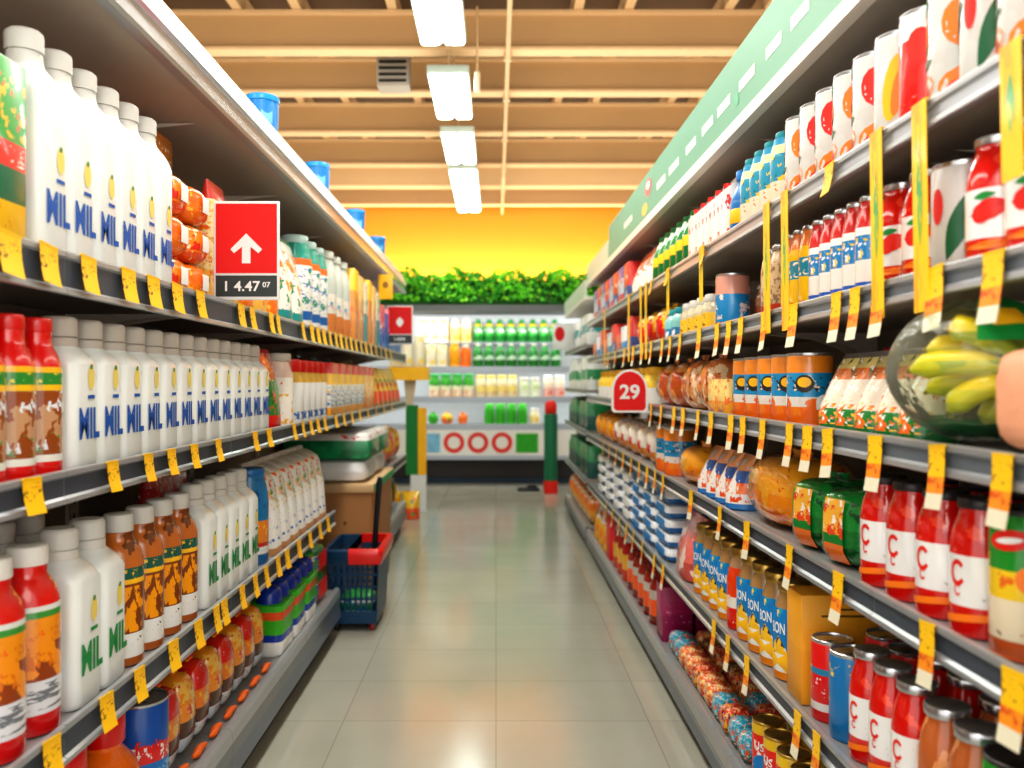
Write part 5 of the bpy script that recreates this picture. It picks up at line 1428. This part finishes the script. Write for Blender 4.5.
put(carton('cereal_box', 'box', 0.12, 0.1, 0.3, mat('box_ochre', (196, 130, 50), 0.5), None), (XG + 0.37, 2.27, zR5 + 0.001), 'ochre box at the back behind the amber yellow box', rz=PI)
m_jbl = [art('jar_teal_yellow', [(0, (236, 140, 30)), (0.1, (240, 240, 234)), (0.3, (248, 196, 40)), (0.5, (26, 150, 190)), (0.82, (170, 130, 80))], [((30, 60, 90), (40, 40, 24), 0.6, 0.3, 0.75), ((250, 210, 60), 26, 0.6, 0.5, 0.8), ((240, 240, 236), (30, 30, 40), 0.6, 0.1, 0.5)], 0.2, 0.5),
         art('jar_red_band', [(0, (226, 40, 20)), (0.3, (236, 230, 220)), (0.45, (236, 70, 20)), (0.85, (190, 150, 110))], [((250, 200, 170), 26, 0.6, 0, 0.5)], 0.2, 0.5)]
def dec_plate(mb, r, h):
    for k in range(2):
        fn = cyl(r, k * PI, 0.001)
        mb.poly([(-r * .5, h * .34), (r * .6, h * .34), (r * .6, h * .82), (-r * .5, h * .82)], fn, m_bluep)
        mb.poly([(-r * .5, h * .1), (r * .6, h * .1), (r * .6, h * .33), (-r * .5, h * .33)], fn, m_white if k else m_yelp)
        mb.tris(text_tris('BON', 0.02), scaled(cyl(r, k * PI, 0.0016), 0.05 * r, h * .6, r * .85, h * .13), m_white)
row('R', zR5, XG, 0, 0, 9, lambda w, i: K(('jbl', i == 4), lambda: bottle('spice_jar', 'jar', 0.114, 0.275, m_jbl[int(i == 4)], m_gold, kprof, 0.03, 0.78, decals=None if i == 4 else dec_plate)), ['blue and yellow label jar'] * 4 + ['red banded jar'] + ['blue and yellow label jar'] * 4, 'the amber yellow box', 'blue label jars', yr=(2.36, 3.46), face=-0.35)
for i in range(8):
    put(K('jb2', lambda: bottle('spice_jar', 'jar', 0.114, 0.27, m_clear, m_dark, kprof, 0.03, 0.78)), (XG + 0.19, 2.46 + i * 0.124, zR5 + 0.001), f"speckled jar with dark lid behind the blue label jars, {ORD[i]} from the amber box", 'dark-lidded jars')
m_pink = art('film_pink', [(0, (200, 90, 80)), (0.3, (240, 120, 110))], [((250, 220, 210), 9, 0.55, 0, 1), ((150, 70, 60), 10, 0.6, 0, 0.6)], 0.2, 0.7, 0.3)
row('R', zR5, XG, 0, 0, 1, lambda w, i: pouch('meat_pack', 'pack', 0.32, 0.18, 0.27, m_pink), 'pink and red film pack', 'the blue label jars', 'x', yr=(3.5, 3.84))
m_brbag = mat('brown_bag', (140, 90, 60), 0.6, bump=0.3)
put(pillow('paper_bag', 'bag', 0.2, 0.2, 0.3, m_brbag, seed=16), (1.12, 3.75, zR5 + 0.001), 'brown paper bag behind the pink film pack')
m_bw = art('pack_blue_white', [(0, (30, 110, 180)), (0.42, (236, 240, 244))], [((180, 210, 230), 10, 0.6, 0.4, 1)], 0.3, 0.3)
for c in range(3):
    for k in range(5):
        put(K('bw', lambda: stackpack('tissue_pack', 'pack', 0.32, 0.26, 0.066, m_bw, m_bluep)), (XG + 0.135, 4.1 + c * 0.36, zR5 + 0.001 + k * 0.067), f"blue and white folded pack, {ORD[k]} from the bottom of stack {['touching', 'second from', 'third from'][c]} the pink pack", 'blue and white folded packs', PI)
for c in range(4):
    for k in range(4):
        put(K('bw2', lambda: stackpack('tissue_pack', 'pack', 0.36, 0.26, 0.072, m_bw, m_white)), (XG + 0.135, 5.2 + c * 0.42, zR5 + 0.001 + k * 0.073), f"sky blue folded pack, {ORD[k]} from bottom of the {ORD[c]} far stack past the tall stacks", 'far blue folded packs', PI)

# --- base deck
m_rcan = art('can_red_gold', [(0, (214, 24, 18)), (0.2, (226, 30, 20)), (0.84, (230, 190, 40))], [((30, 90, 170), 13, 0.57, 0.05, 0.55), ((240, 236, 230), (30, 30, 40), 0.62, 0.45, 0.75)], 0.25, 0.5)
def dec_oval(mb, r, h):
    for k in range(2):
        mb.poly(ell(0, h * .3, r * .75, h * .2), cyl(r, k * PI, .001), m_bluep)
        mb.tris(text_tris('US', .02), scaled(cyl(r, k * PI, .0014), -r * .2, h * .62, r * .7, h * .12), m_white)
for r_ in range(3):
    for i in range(6):
        put(K('rcan', lambda: can(0.1, 0.195, m_rcan, m_gold, dec_oval)), (XG + 0.06 + r_ * 0.108, 2.07 + i * 0.115, zRB + 0.001), f"red tin with gold lid on the bottom deck, {ORD[i]} along its {['front', 'middle', 'back'][r_]} row", 'red tins with gold lids', PI + 0.6 + R.uniform(-.3, .3))
m_dot = [art('packet_teal', [(0, (20, 110, 110)), (0.4, (30, 150, 180))], [((150, 220, 230), 80, 0.54, 0.3, 1), ((236, 90, 40), 40, 0.58, 0, 1), ((240, 230, 200), 60, 0.62, 0, 1)], 0.3, 0.4, 0.3, 60),
         art('packet_red', [(0, (200, 50, 30)), (0.4, (226, 60, 40))], [((250, 200, 150), 70, 0.56, 0.2, 1), ((240, 180, 50), 50, 0.57, 0, 1), ((110, 20, 20), 60, 0.6, 0, 1), ((60, 170, 200), 40, 0.63, 0, 1)], 0.3, 0.4, 0.3, 60),
         art('packet_orange', [(0, (240, 200, 120)), (0.4, (236, 110, 40))], [((250, 220, 150), 70, 0.54, 0.2, 1), ((200, 40, 30), 50, 0.57, 0, 1), ((70, 150, 70), 40, 0.63, 0, 0.8), ((250, 240, 220), 60, 0.62, 0, 1)], 0.3, 0.4, 0.3, 60),
         art('packet_gold', [(0, (120, 60, 30)), (0.4, (150, 110, 50))], [((236, 200, 120), 80, 0.54, 0.2, 1), ((140, 20, 30), 44, 0.55, 0, 1), ((30, 110, 150), 40, 0.64, 0, 1)], 0.3, 0.4, 0.3, 60)]
pat = [[0, 0, 1, 0, 2, 2, 1, 2, 2, 0, 0], [0, 1, 1, 0, 2, 1, 3, 2, 1, 3, 2], [3, 0, 3, 3, 1, 3, 3, 1, 3, 1, 3]]
cn = ['teal', 'red', 'orange', 'golden brown']
for r_ in range(3):
    for i in range(11):
        c = pat[r_][i]
        put(K(('pk', c), lambda: pillow('sweet_packet', 'packet', 0.108, 0.118, 0.095, m_dot[c], pw=3.6, wr=0.10, seed=20 + c, fin=False)), (XG + 0.066 + r_ * 0.123, 2.80 + i * 0.112, zRB + 0.001), f"small {cn[c]} speckled packet, {ORD[i]} from the red tins in the {['front', 'middle', 'back'][r_]} row", 'speckled packets on the bottom deck', PI)
m_mag = art('box_magenta', [(0, (150, 16, 80)), (0.5, (170, 20, 92))], [((226, 130, 170), (50, 50, 90), 0.64, 0.3, 0.8)], 0.4, 0.2)
for i, (x, y) in enumerate(((XG + 0.08, 4.14), (XG + 0.25, 4.18))):
    put(K('mag', lambda: carton('gift_box', 'box', 0.15, 0.145, 0.26, m_mag, None)), (x, y, zRB + 0.001), f"magenta box on the bottom deck, {['at the front', 'behind the front one'][i]} past the speckled packets", 'magenta boxes', PI)
m_orj = art('jar_orange_dark', [(0, (120, 40, 30)), (0.2, (240, 90, 20)), (0.55, (200, 190, 180)), (0.75, (160, 50, 40))], [((250, 180, 60), 18, 0.6, 0.2, 0.6)], 0.2, 0.6)
row('R', zRB, XG, 0, 0, 5, lambda w, i: K('orj', lambda: bottle('sauce_jar', 'jar', 0.16, 0.27, m_orj, m_dkred, wide, 0.035, 0.7)), 'dark red jar with orange label', 'the magenta boxes', 'dark red jars with orange labels', yr=(4.3, 5.2), face=-0.6)
m_rgn = art('jar_green_red', [(0, (200, 60, 40)), (0.3, (226, 170, 60)), (0.7, (180, 40, 40))], [((60, 130, 60), 16, 0.6, 0, 0.7)], 0.25, 0.4)
row('R', zRB, XG, 0, 0, 3, lambda w, i: K('rgn', lambda: bottle('sauce_jar', 'jar', 0.18, 0.28, m_rgn, m_palecap, wide, 0.04, 0.8)), 'red and yellow jar', 'the dark red jars', 'red and yellow jars', yr=(5.24, 5.84), face=-0.6)
put(carton('storage_box', 'box', 0.2, 0.2, 0.31, mat('box_bright_red', (230, 10, 14), 0.4)), (XG + 0.105, 6.0, zRB + 0.001), 'plain bright red box on the bottom deck past the jars')
m_yv = art('bag_yellow_white', [(0, (246, 180, 30)), (0.5, (244, 240, 230))], [((240, 140, 20), 10, 0.55, 0, 0.8)], 0.3, 0.4)
row('R', zRB, XG, 0, 0, 3, lambda w, i: K('yv', lambda: pouch('snack_bag', 'snack bag', 0.24, 0.2, 0.32, m_yv)), 'yellow and white bag', 'the bright red box', 'yellow and white bags', yr=(6.15, 6.95))

# --- far unit
m_f = [art('far_white_teal', [(0, (236, 240, 238)), (0.4, (60, 160, 160)), (0.7, (240, 240, 236))], [((240, 240, 236), 14, 0.55, 0.3, 0.8)]), art('far_white_green', [(0, (236, 240, 236)), (0.3, (30, 150, 90)), (0.6, (236, 240, 236))], [((240, 244, 240), 12, 0.54, 0.2, 0.8)]),
       art('far_green', [(0, (16, 90, 80)), (0.5, (30, 140, 80))], [((240, 210, 80), 12, 0.62, 0, 1)]), art('far_orange', [(0, (240, 170, 60)), (0.5, (240, 130, 40))], [((250, 240, 220), 12, 0.58, 0, 1)])]
fk = {1: (0, 'white and teal box', 0.27), 2: (1, 'white and green box', 0.30), 3: (2, 'dark green box', 0.25), 4: (2, 'green box', 0.28)}
for k, lv in LV_2.items():
    c, ds, hh = fk[k]
    row('R', lv[0], XG, 0, 0, 6, lambda w, i: K(('far', k, i % 3 == 2), lambda: (carton('far_box', 'box', 0.3, 0.2, hh, m_f[c], bev=0.01) if i % 3 < 2 else bottle('detergent_bottle', 'bottle', 0.28, hh + 0.02, m_f[c], m_whitecap, wide, 0.05, 0.5))),
        [ds, ds, ds.replace('box', 'bottle')], f"the red sign end of far unit level {['', 'four', 'three', 'two', 'one'][k]}", f'far unit goods level {k}', yr=(7.3, 9.38))
row('R', zRB, XG, 0, 0, 6, lambda w, i: K(('far', 5), lambda: pillow('snack_bag', 'snack bag', 0.3, 0.22, 0.26, m_f[3], seed=30)), 'orange and white bag on the far unit base', 'the yellow and white bags', 'far unit base bags', yr=(7.3, 9.38))
g = MB(); t = empty('price_sign', (0.70, 8.7, 1.80), 'white far sign with red spot beyond the yellow upright strips', 'sign')
g.rbox(-0.12, 0.10, -0.004, 0.004, -0.07, 0.20, m_signwhite, 0.004); solo('sign_panel', g, parent=t)
g = MB(); g.poly(ell(-0.05, 0.09, 0.05, 0.075), lambda a, c: (a, -0.0048, c), m_signred); solo('red_spot', g, parent=t)
# =================================================================== back of the shop: cooler, hedge, posts
YC = 11.6
def ux(u, y=YC): return (u - CX) * y / F
def vz(v, y=YC): return CH + (CY - v) * y / F
m_cool = mat('cooler_white', (222, 228, 232), 0.45)
m_cooldark = mat('cooler_dark', (52, 48, 52), 0.5)
m_coolnavy = mat('cooler_navy', (24, 50, 72), 0.5)
m_ledge = mat('cooler_ledge', (92, 96, 100), 0.5)
t = empty('open_cooler', (0, YC, 0), 'white open wall cooler with green hedge above it across the back wall', 'cooler')
X0, X1 = -2.6, 2.6
g = MB(); g.box(X0, X1, 0.60, 0.64, 0.40, 2.36, m_cool); solo('back_panel', g, parent=t, smooth=False)
g = MB(); g.box(X0, X1, 0.0, 0.64, 2.362, 2.45, m_ledge); solo('top_ledge', g, label='dark grey top ledge', parent=t, smooth=False)
for x in (X0 - 0.04, X1):
    g = MB(); g.box(x, x + 0.04, 0.02, 0.64, 0.0, 2.36, m_cool); solo('side_panel', g, parent=t, smooth=False)
SHZ = [1.955, 1.60, 1.19, 0.82]
for k, z in enumerate(SHZ):
    g = MB(); d = 0.28 if k == 0 else 0.0
    g.box(X0 + 0.01, X1 - 0.01, d + 0.012, 0.598, z - 0.025, z, m_cool); solo('cooler_shelf', g, parent=t, smooth=False)
    g = MB(); g.box(X0 + 0.01, X1 - 0.01, d, d + 0.011, z - (0.012 if k == 0 else 0.07), z + (0.0 if k == 0 else 0.012), mat('cooler_rail', (168, 178, 192), 0.35, metal=0.3)); solo('price_rail', g, parent=t, smooth=False)
g = MB(); g.box(X0 + 0.01, X1 - 0.01, 0.0, 0.012, 0.40, 0.748, m_signwhite); solo('poster_band', g, parent=t, smooth=False)
g = MB(); g.box(X0 + 0.01, X1 - 0.01, -0.03, 0.59, 0.345, 0.399, mat('cooler_rail', (168, 178, 192), 0.35)); solo('bottom_lip', g, parent=t, smooth=False)
g = MB(); g.box(X0, X1, 0.28, 0.34, 0.0, 0.344, m_cooldark); solo('dark_plinth', g, label='dark recessed plinth', parent=t, smooth=False)
g = MB(); g.box(X0, X1, 0.22, 0.279, 0.0, 0.07, m_coolnavy); solo('kick_strip', g, parent=t, smooth=False)
fb = lambda off: (lambda a, c: (a, -off, c))
zc = 0.575
for u in (454, 478, 502):
    g = MB(); n = 28; cx = ux(u); r0, r1 = 0.085, 0.142
    g.add([fb(0.0015)(cx + r * math.cos(2 * PI * k / n), zc + r * math.sin(2 * PI * k / n)) for k in range(n) for r in (r0, r1)], [(2 * k, 2 * k + 1, (2 * k + 3) % (2 * n), (2 * k + 2) % (2 * n)) for k in range(n)], mat('ring_red', (216, 50, 46), 0.5))
    solo('poster_ring', g, label='red ring on the poster band', parent=t, smooth=False)
for u0, u1, m, nm in ((427, 440, mat('poster_blue', (120, 180, 214), 0.5, var=0.3, scale=12), 'blue poster'), (516, 538, mat('poster_green', (40, 160, 30), 0.5, var=0.4, scale=30), 'green leafy poster')):
    g = MB(); g.box(ux(u0), ux(u1), -0.004, -0.001, 0.44, 0.70, m); solo('poster', g, label=nm, parent=t, smooth=False)

# goods in the cooler
m_gb = art('cooler_bottle', [(0, (12, 120, 40)), (0.3, (60, 180, 70)), (0.46, (210, 240, 210)), (0.62, (20, 150, 50)), (0.75, (240, 200, 30)), (0.86, (20, 130, 50))], [((16, 120, 44), 12, 0.56, 0, 1)], 0.2, 0.6)
m_gb2 = art('cooler_bottle2', [(0, (12, 120, 40)), (0.34, (200, 236, 210)), (0.55, (20, 150, 50))], [((16, 120, 44), 12, 0.56, 0, 1)], 0.2, 0.6)
def back(u0, u1, n, z, make, desc, ref, group, yoff=0.05):
    x0, x1 = ux(u0), ux(u1)
    p_ = (x1 - x0) / n
    for i in range(n):
        p = make(p_ * 0.95, i)
        put(p, (x0 + (i + .5) * p_, YC + yoff + p.d / 2, z + 0.001), (f"{desc}, {ORD[i]} from {ref}" if i else f"{desc}, next to {ref}") if n > 1 else f"{desc} beside {ref}", group if n > 1 else None, -PI / 2)
back(472, 562, 8, SHZ[0], lambda w, i: K('gb1', lambda: bottle('drink_bottle', 'bottle', 0.145, 0.325, m_gb, m_green, None, 0.03, 0.45)), 'green bottle with yellow band on the cooler top shelf', 'the orange bottles', 'green bottles on the cooler top shelf', 0.31)
back(472, 562, 8, SHZ[1], lambda w, i: K('gb2', lambda: bottle('drink_bottle', 'bottle', 0.145, 0.325, m_gb2, m_white, None, 0.03, 0.45)), 'green bottle with white label on the cooler second shelf', 'the orange bottle', 'green bottles on the cooler second shelf')
m_crm = art('cooler_cream', [(0, (246, 240, 214)), (0.5, (244, 236, 206))], [((250, 220, 120), 9, 0.58, 0, 1), ((90, 180, 100), 10, 0.66, 0.6, 1)], 0.4)
back(414, 447, 3, SHZ[1], lambda w, i: K('crm1', lambda: carton('milk_carton', 'carton', 0.14, 0.14, 0.31, m_crm, bev=0.01)), 'cream carton on the cooler second shelf', 'the end display', 'cream cartons, second shelf')
back(414, 447, 3, SHZ[0], lambda w, i: K('crm2', lambda: gable('milk_carton', 'carton', 0.14, 0.14, 0.34, m_crm, m_green)), 'cream carton with green cap on the cooler top shelf', 'the end display', 'cream cartons, top shelf', 0.31)
m_yb2 = mat('juice_yellow', (250, 176, 24), 0.25, coat=0.4); m_ob2 = mat('juice_orange', (244, 116, 16), 0.25, coat=0.4)
back(448, 460, 1, SHZ[1], lambda w, i: bottle('juice_bottle', 'bottle', 0.15, 0.33, m_yb2, m_yelp, wide, 0.03, 0.6), 'yellow juice bottle on the cooler second shelf', 'the orange one', 'x')
back(460, 471, 1, SHZ[1], lambda w, i: bottle('juice_bottle', 'bottle', 0.145, 0.31, m_ob2, m_white, wide, 0.04, 0.6), 'orange juice bottle on the cooler second shelf', 'the green ones', 'x')
back(448, 471, 2, SHZ[0], lambda w, i: K('crm3', lambda: bottle('juice_bottle', 'bottle', 0.148, 0.33, art('juice_pale', [(0, (250, 220, 140)), (0.7, (248, 240, 214))], [((250, 200, 80), 8, .6, 0, 1)]), m_whitecap, wide, 0.03, 0.6)), 'pale yellow bottle on the cooler top shelf', 'the cream cartons', 'pale yellow bottles', 0.31)
m_gt = art('tub_green_top', [(0, (236, 190, 150)), (0.35, (236, 236, 200)), (0.55, (60, 170, 50))], [((244, 244, 230), 12, 0.58, 0, 0.6)])
back(428, 474, 4, SHZ[2], lambda w, i: K('gt', lambda: bottle('salad_tub', 'tub', 0.15, 0.32, m_gt, m_green, wide, 0.04, 0.9)), 'green topped tub on the cooler third shelf', 'the end display', 'green topped tubs')
m_cj = art('jar_cream_yellow', [(0, (226, 210, 170)), (0.3, (246, 226, 130)), (0.6, (248, 240, 200))], [((226, 180, 120), 14, 0.6, 0, 0.7)])
back(475, 518, 4, SHZ[2], lambda w, i: K('cj', lambda: bottle('yogurt_jar', 'jar', 0.14, 0.30, m_cj, m_emb, wide, 0.04, 0.85)), 'cream and yellow jar on the cooler third shelf', 'the green topped tubs', 'cream jars in the cooler')
m_pg = art('tub_pale_green', [(0, (226, 240, 206)), (0.5, (206, 230, 170))], [((244, 246, 236), 12, 0.56, 0, 1)])
back(519, 541, 2, SHZ[2], lambda w, i: K('pg', lambda: bottle('salad_tub', 'tub', 0.14, 0.27, m_pg, m_whitecap, wide, 0.04, 0.9)), 'pale green tub on the cooler third shelf', 'the cream jars', 'pale green tubs')
m_pk = art('tub_pink', [(0, (240, 190, 180)), (0.5, (246, 232, 210))], [((236, 120, 100), 10, 0.58, 0, 0.6)])
back(543, 566, 2, SHZ[2], lambda w, i: K('pk2', lambda: bottle('yogurt_jar', 'jar', 0.145, 0.3, m_pk, m_whitecap, wide, 0.04, 0.85)), 'pink and cream tub on the cooler third shelf', 'the pale green tubs', 'pink tubs')
m_lg = mat('leaf_green_tub', (50, 170, 40), 0.35, var=0.35, scale=24)
back(484, 528, 4, SHZ[3], lambda w, i: K('lg', lambda: bottle('herb_pot', 'pot', 0.14, 0.28, m_lg, mat('leaf_green_lid', (80, 190, 60), 0.4), wide, 0.03, 0.8)), 'bright green pot on the cooler bottom shelf', 'the empty stretch', 'green pots in the cooler')
back(529, 541, 1, SHZ[3], lambda w, i: bottle('yogurt_jar', 'jar', 0.14, 0.22, m_cj, m_whitecap, wide, 0.04, 0.85), 'cream jar on the cooler bottom shelf', 'the green pots', 'x')
for u0, u1, m, c in ((427, 438, m_lg, 'green'), (440, 453, m_yfar, 'yellow'), (457, 468, m_ob2, 'orange')):
    back(u0, u1, 1, SHZ[3], lambda w, i: pillow('salad_bag', 'bag', w, 0.14, 0.15, m, seed=u0), f'{c} bag on the cooler bottom shelf', 'the poster band', 'x')

# hedge
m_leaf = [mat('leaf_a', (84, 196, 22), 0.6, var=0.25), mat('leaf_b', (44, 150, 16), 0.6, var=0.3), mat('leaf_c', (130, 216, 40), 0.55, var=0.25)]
g = MB()
q = random.Random(3)
HZ0, HZ1 = 2.48, 2.95
for k in range(5200):
    x = q.uniform(-2.55, 2.55)
    top = HZ1 - 0.07 + 0.05 * math.sin(x * 9.1) + 0.035 * math.sin(x * 21 + 1)
    z = HZ0 + 0.035 + (top - HZ0) * q.random() ** 0.85
    y = 0.06 + 0.45 * q.random() ** 1.7 + 0.05 * math.sin(x * 7 + z * 11)
    c = Vector((x, max(y, 0.03), z)); s = q.uniform(0.025, 0.048)
    n_ = Vector((q.gauss(0, .6), -1 + q.gauss(0, .5), q.gauss(.35, .6))).normalized()
    a = n_.cross(Vector((q.gauss(0, 1), q.gauss(0, 1), q.gauss(0, 1)))).normalized(); b = n_.cross(a)
    pts = [c + a * s, c + b * s * .55 + a * s * 0.2, c - a * s, c - b * s * .55 + a * s * 0.2]
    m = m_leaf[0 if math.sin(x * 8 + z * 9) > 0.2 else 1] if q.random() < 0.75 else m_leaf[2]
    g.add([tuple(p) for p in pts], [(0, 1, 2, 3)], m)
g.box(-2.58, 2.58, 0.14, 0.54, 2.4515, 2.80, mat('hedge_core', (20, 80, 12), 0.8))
me = bpy.data.meshes.new('hedge_foliage'); me.from_pydata(g.v, [], g.f)
for m in g.mats: me.materials.append(m)
me.polygons.foreach_set('material_index', g.m)
o = solo('hedge_foliage', me, 'band of bright green leafy plants on the ledge above the wall cooler', 'plants', 'stuff', loc=(0, YC, 0))


# end display by the milk shelf, green post on the other side
t = empty('end_display', (-0.87, 9.3, 0), 'end display with green and yellow panel on a white foot past the milk shelves', 'display stand')
g = MB(); g.box(-0.06, 0.11, -0.03, 0.03, 0, 0.39, m_cool); solo('white_foot', g, parent=t, smooth=False)
g = MB(); g.box(-0.11, 0.02, -0.03, 0.03, 0.392, 1.15, mat('panel_green', (14, 128, 56), 0.5)); solo('green_panel', g, parent=t, smooth=False)
g = MB(); g.box(0.022, 0.11, -0.03, 0.03, 0.392, 1.12, mat('panel_yellow', (250, 190, 20), 0.5)); solo('yellow_panel', g, parent=t, smooth=False)
g = MB(); g.add([(-0.11, -.02, 1.152), (-0.04, -.02, 1.152), (0.0, -.02, 1.42), (-0.13, -.02, 1.42), (-0.11, .02, 1.152), (-0.04, .02, 1.152), (0.0, .02, 1.42), (-0.13, .02, 1.42)], [(0, 1, 2, 3), (7, 6, 5, 4), (0, 4, 5, 1), (1, 5, 6, 2), (2, 6, 7, 3), (3, 7, 4, 0)], mat('panel_beige', (206, 190, 160), 0.5)); solo('easel_leg', g, parent=t, smooth=False)
g = MB(); g.box(-0.30, 0.13, -0.12, 0.3, 1.42, 1.56, m_yelp); solo('yellow_tray', g, parent=t, smooth=False)
for i in range(3):
    put(K('crp', lambda: pouch('flour_bag', 'bag', 0.12, 0.16, 0.34, m_crm)), (-1.09 + i * 0.13, 9.26, 1.562), f"cream bag on the yellow tray of the end display, {ORD[i]} from the milk shelves", 'cream bags on the end display', -PI / 2)
for i in range(2):
    put(K('crp2', lambda: pouch('snack_bag', 'bag', 0.18, 0.16, 0.28, m_yfar)), (-1.06 + i * 0.19, 8.75, 0.001), f"yellow and red bag on the floor before the end display, {['by', 'second from'][i]} the milk shelves", 'bags before the end display', -PI / 2)
t = empty('barrier_post', (0.69, 10.75, 0), 'green post with red foot and red top at the end of the far unit', 'post')
prof = [(0.085, 0.001), (0.092, 0.02), (0.088, 0.16)]
g = MB(); g.lathe(prof, m_redp, 20); solo('red_foot', g, parent=t)
g = MB(); g.lathe([(0.085, 0.161), (0.085, 0.98), (0.08, 1.0)], mat('post_green', (10, 110, 76), 0.45), 20); solo('post_body', g, parent=t)
g = MB(); g.lathe([(0.06, 1.001), (0.075, 1.02), (0.075, 1.12), (0.05, 1.16), (0.01, 1.17)], m_redp, 20); solo('red_top', g, parent=t)
g = MB(); g.rbox(-0.14, 0.14, -0.09, 0.09, 0, 0.035, m_bkdark, 0.012); g.box(-0.02, 0.10, -0.03, 0.03, 0.035, 0.07, m_bkdark)
solo('floor_scale', g, 'low dark plate lying on the floor before the cooler, by the green post', 'floor plate', loc=(0.42, 11.0, 0.0))

# =================================================================== light and camera
def area(name, loc, rot, sx, sy, power, col):
    l = bpy.data.lights.new(name, 'AREA'); l.shape = 'RECTANGLE'; l.size = sx; l.size_y = sy; l.energy = power; l.color = col
    o = bpy.data.objects.new(name, l); COL.objects.link(o); o.location = loc; o.rotation_euler = rot
    return o
WARM = (1.0, 0.95, 0.87)
area('store_fill', (-0.37, 3.0, 3.6), (0, 0, 0), 0.4, 5.0, 98, WARM)  # added fill overhead, in place of unmodelled nearer aisle fixtures
area('store_fill', (-2.6, 4.5, 3.6), (0, 0, 0), 0.4, 8.0, 90, WARM)  # this and the next: added fill for unseen fixtures over neighbouring aisles
area('store_fill', (2.6, 4.5, 3.6), (0, 0, 0), 0.4, 8.0, 90, WARM)
area('store_fill', (0.1, -0.9, 2.5), (math.radians(68), 0, 0), 3.0, 1.6, 38, WARM)  # added fill from behind the camera, not a shop fixture
for z_, p_ in ((2.33, 20), (1.565, 8), (1.155, 6), (0.785, 4)):
    area('cooler_fill', (0, YC + 0.05, z_ - 0.01), (math.radians(32), 0, 0), 5.0, 0.06, p_, (1, 1, 0.98))  # lamps added under ledge and shelf fronts to brighten each tier
area('wall_wash', (0, WB - 0.24, 2.72), (math.radians(160), 0, 0), 5.4, 0.1, 75, (1.0, 0.93, 0.72))
area('hedge_fill', (0, 10.2, 3.75), (math.radians(52), 0, 0), 5.0, 0.3, 26, (1.0, 0.96, 0.86))  # added fill that brightens the hedge and upper back wall, no fixture modelled
area('roof_wash', (0, 8.5, 2.9), (PI, 0, 0), 6.0, 8.0, 150, (1.0, 0.90, 0.76))
w = bpy.data.worlds.new('World'); SC.world = w; w.use_nodes = True
w.node_tree.nodes['Background'].inputs[0].default_value = (1.0, 0.96, 0.90, 1)
w.node_tree.nodes['Background'].inputs[1].default_value = 1.5

cam = bpy.data.cameras.new('Camera'); co = bpy.data.objects.new('Camera', cam); COL.objects.link(co)
co.location = (0, 0, CH); co.rotation_euler = (PI / 2, 0, 0)
cam.sensor_width = 36.0; cam.lens = F / 1024 * 36.0
cam.shift_x = (512 - CX) / 1024.0; cam.shift_y = (CY - 384) / 1024.0
cam.clip_start = 0.05; cam.clip_end = 60
cam.dof.use_dof = True; cam.dof.focus_distance = 2.5
cam.dof.aperture_fstop = cam.lens / 1000 / 0.013
SC.camera = co
SC.view_settings.view_transform = 'Standard'
SC.view_settings.look = 'None'
SC.view_settings.look = 'Medium High Contrast'
SC.view_settings.exposure = 0.06
try:
    SC.cycles.use_denoising = True
    SC.cycles.max_bounces = 6; SC.cycles.diffuse_bounces = 3; SC.cycles.glossy_bounces = 3; SC.cycles.transparent_max_bounces = 8
    SC.cycles.sample_clamp_indirect = 4.0
except Exception:
    pass
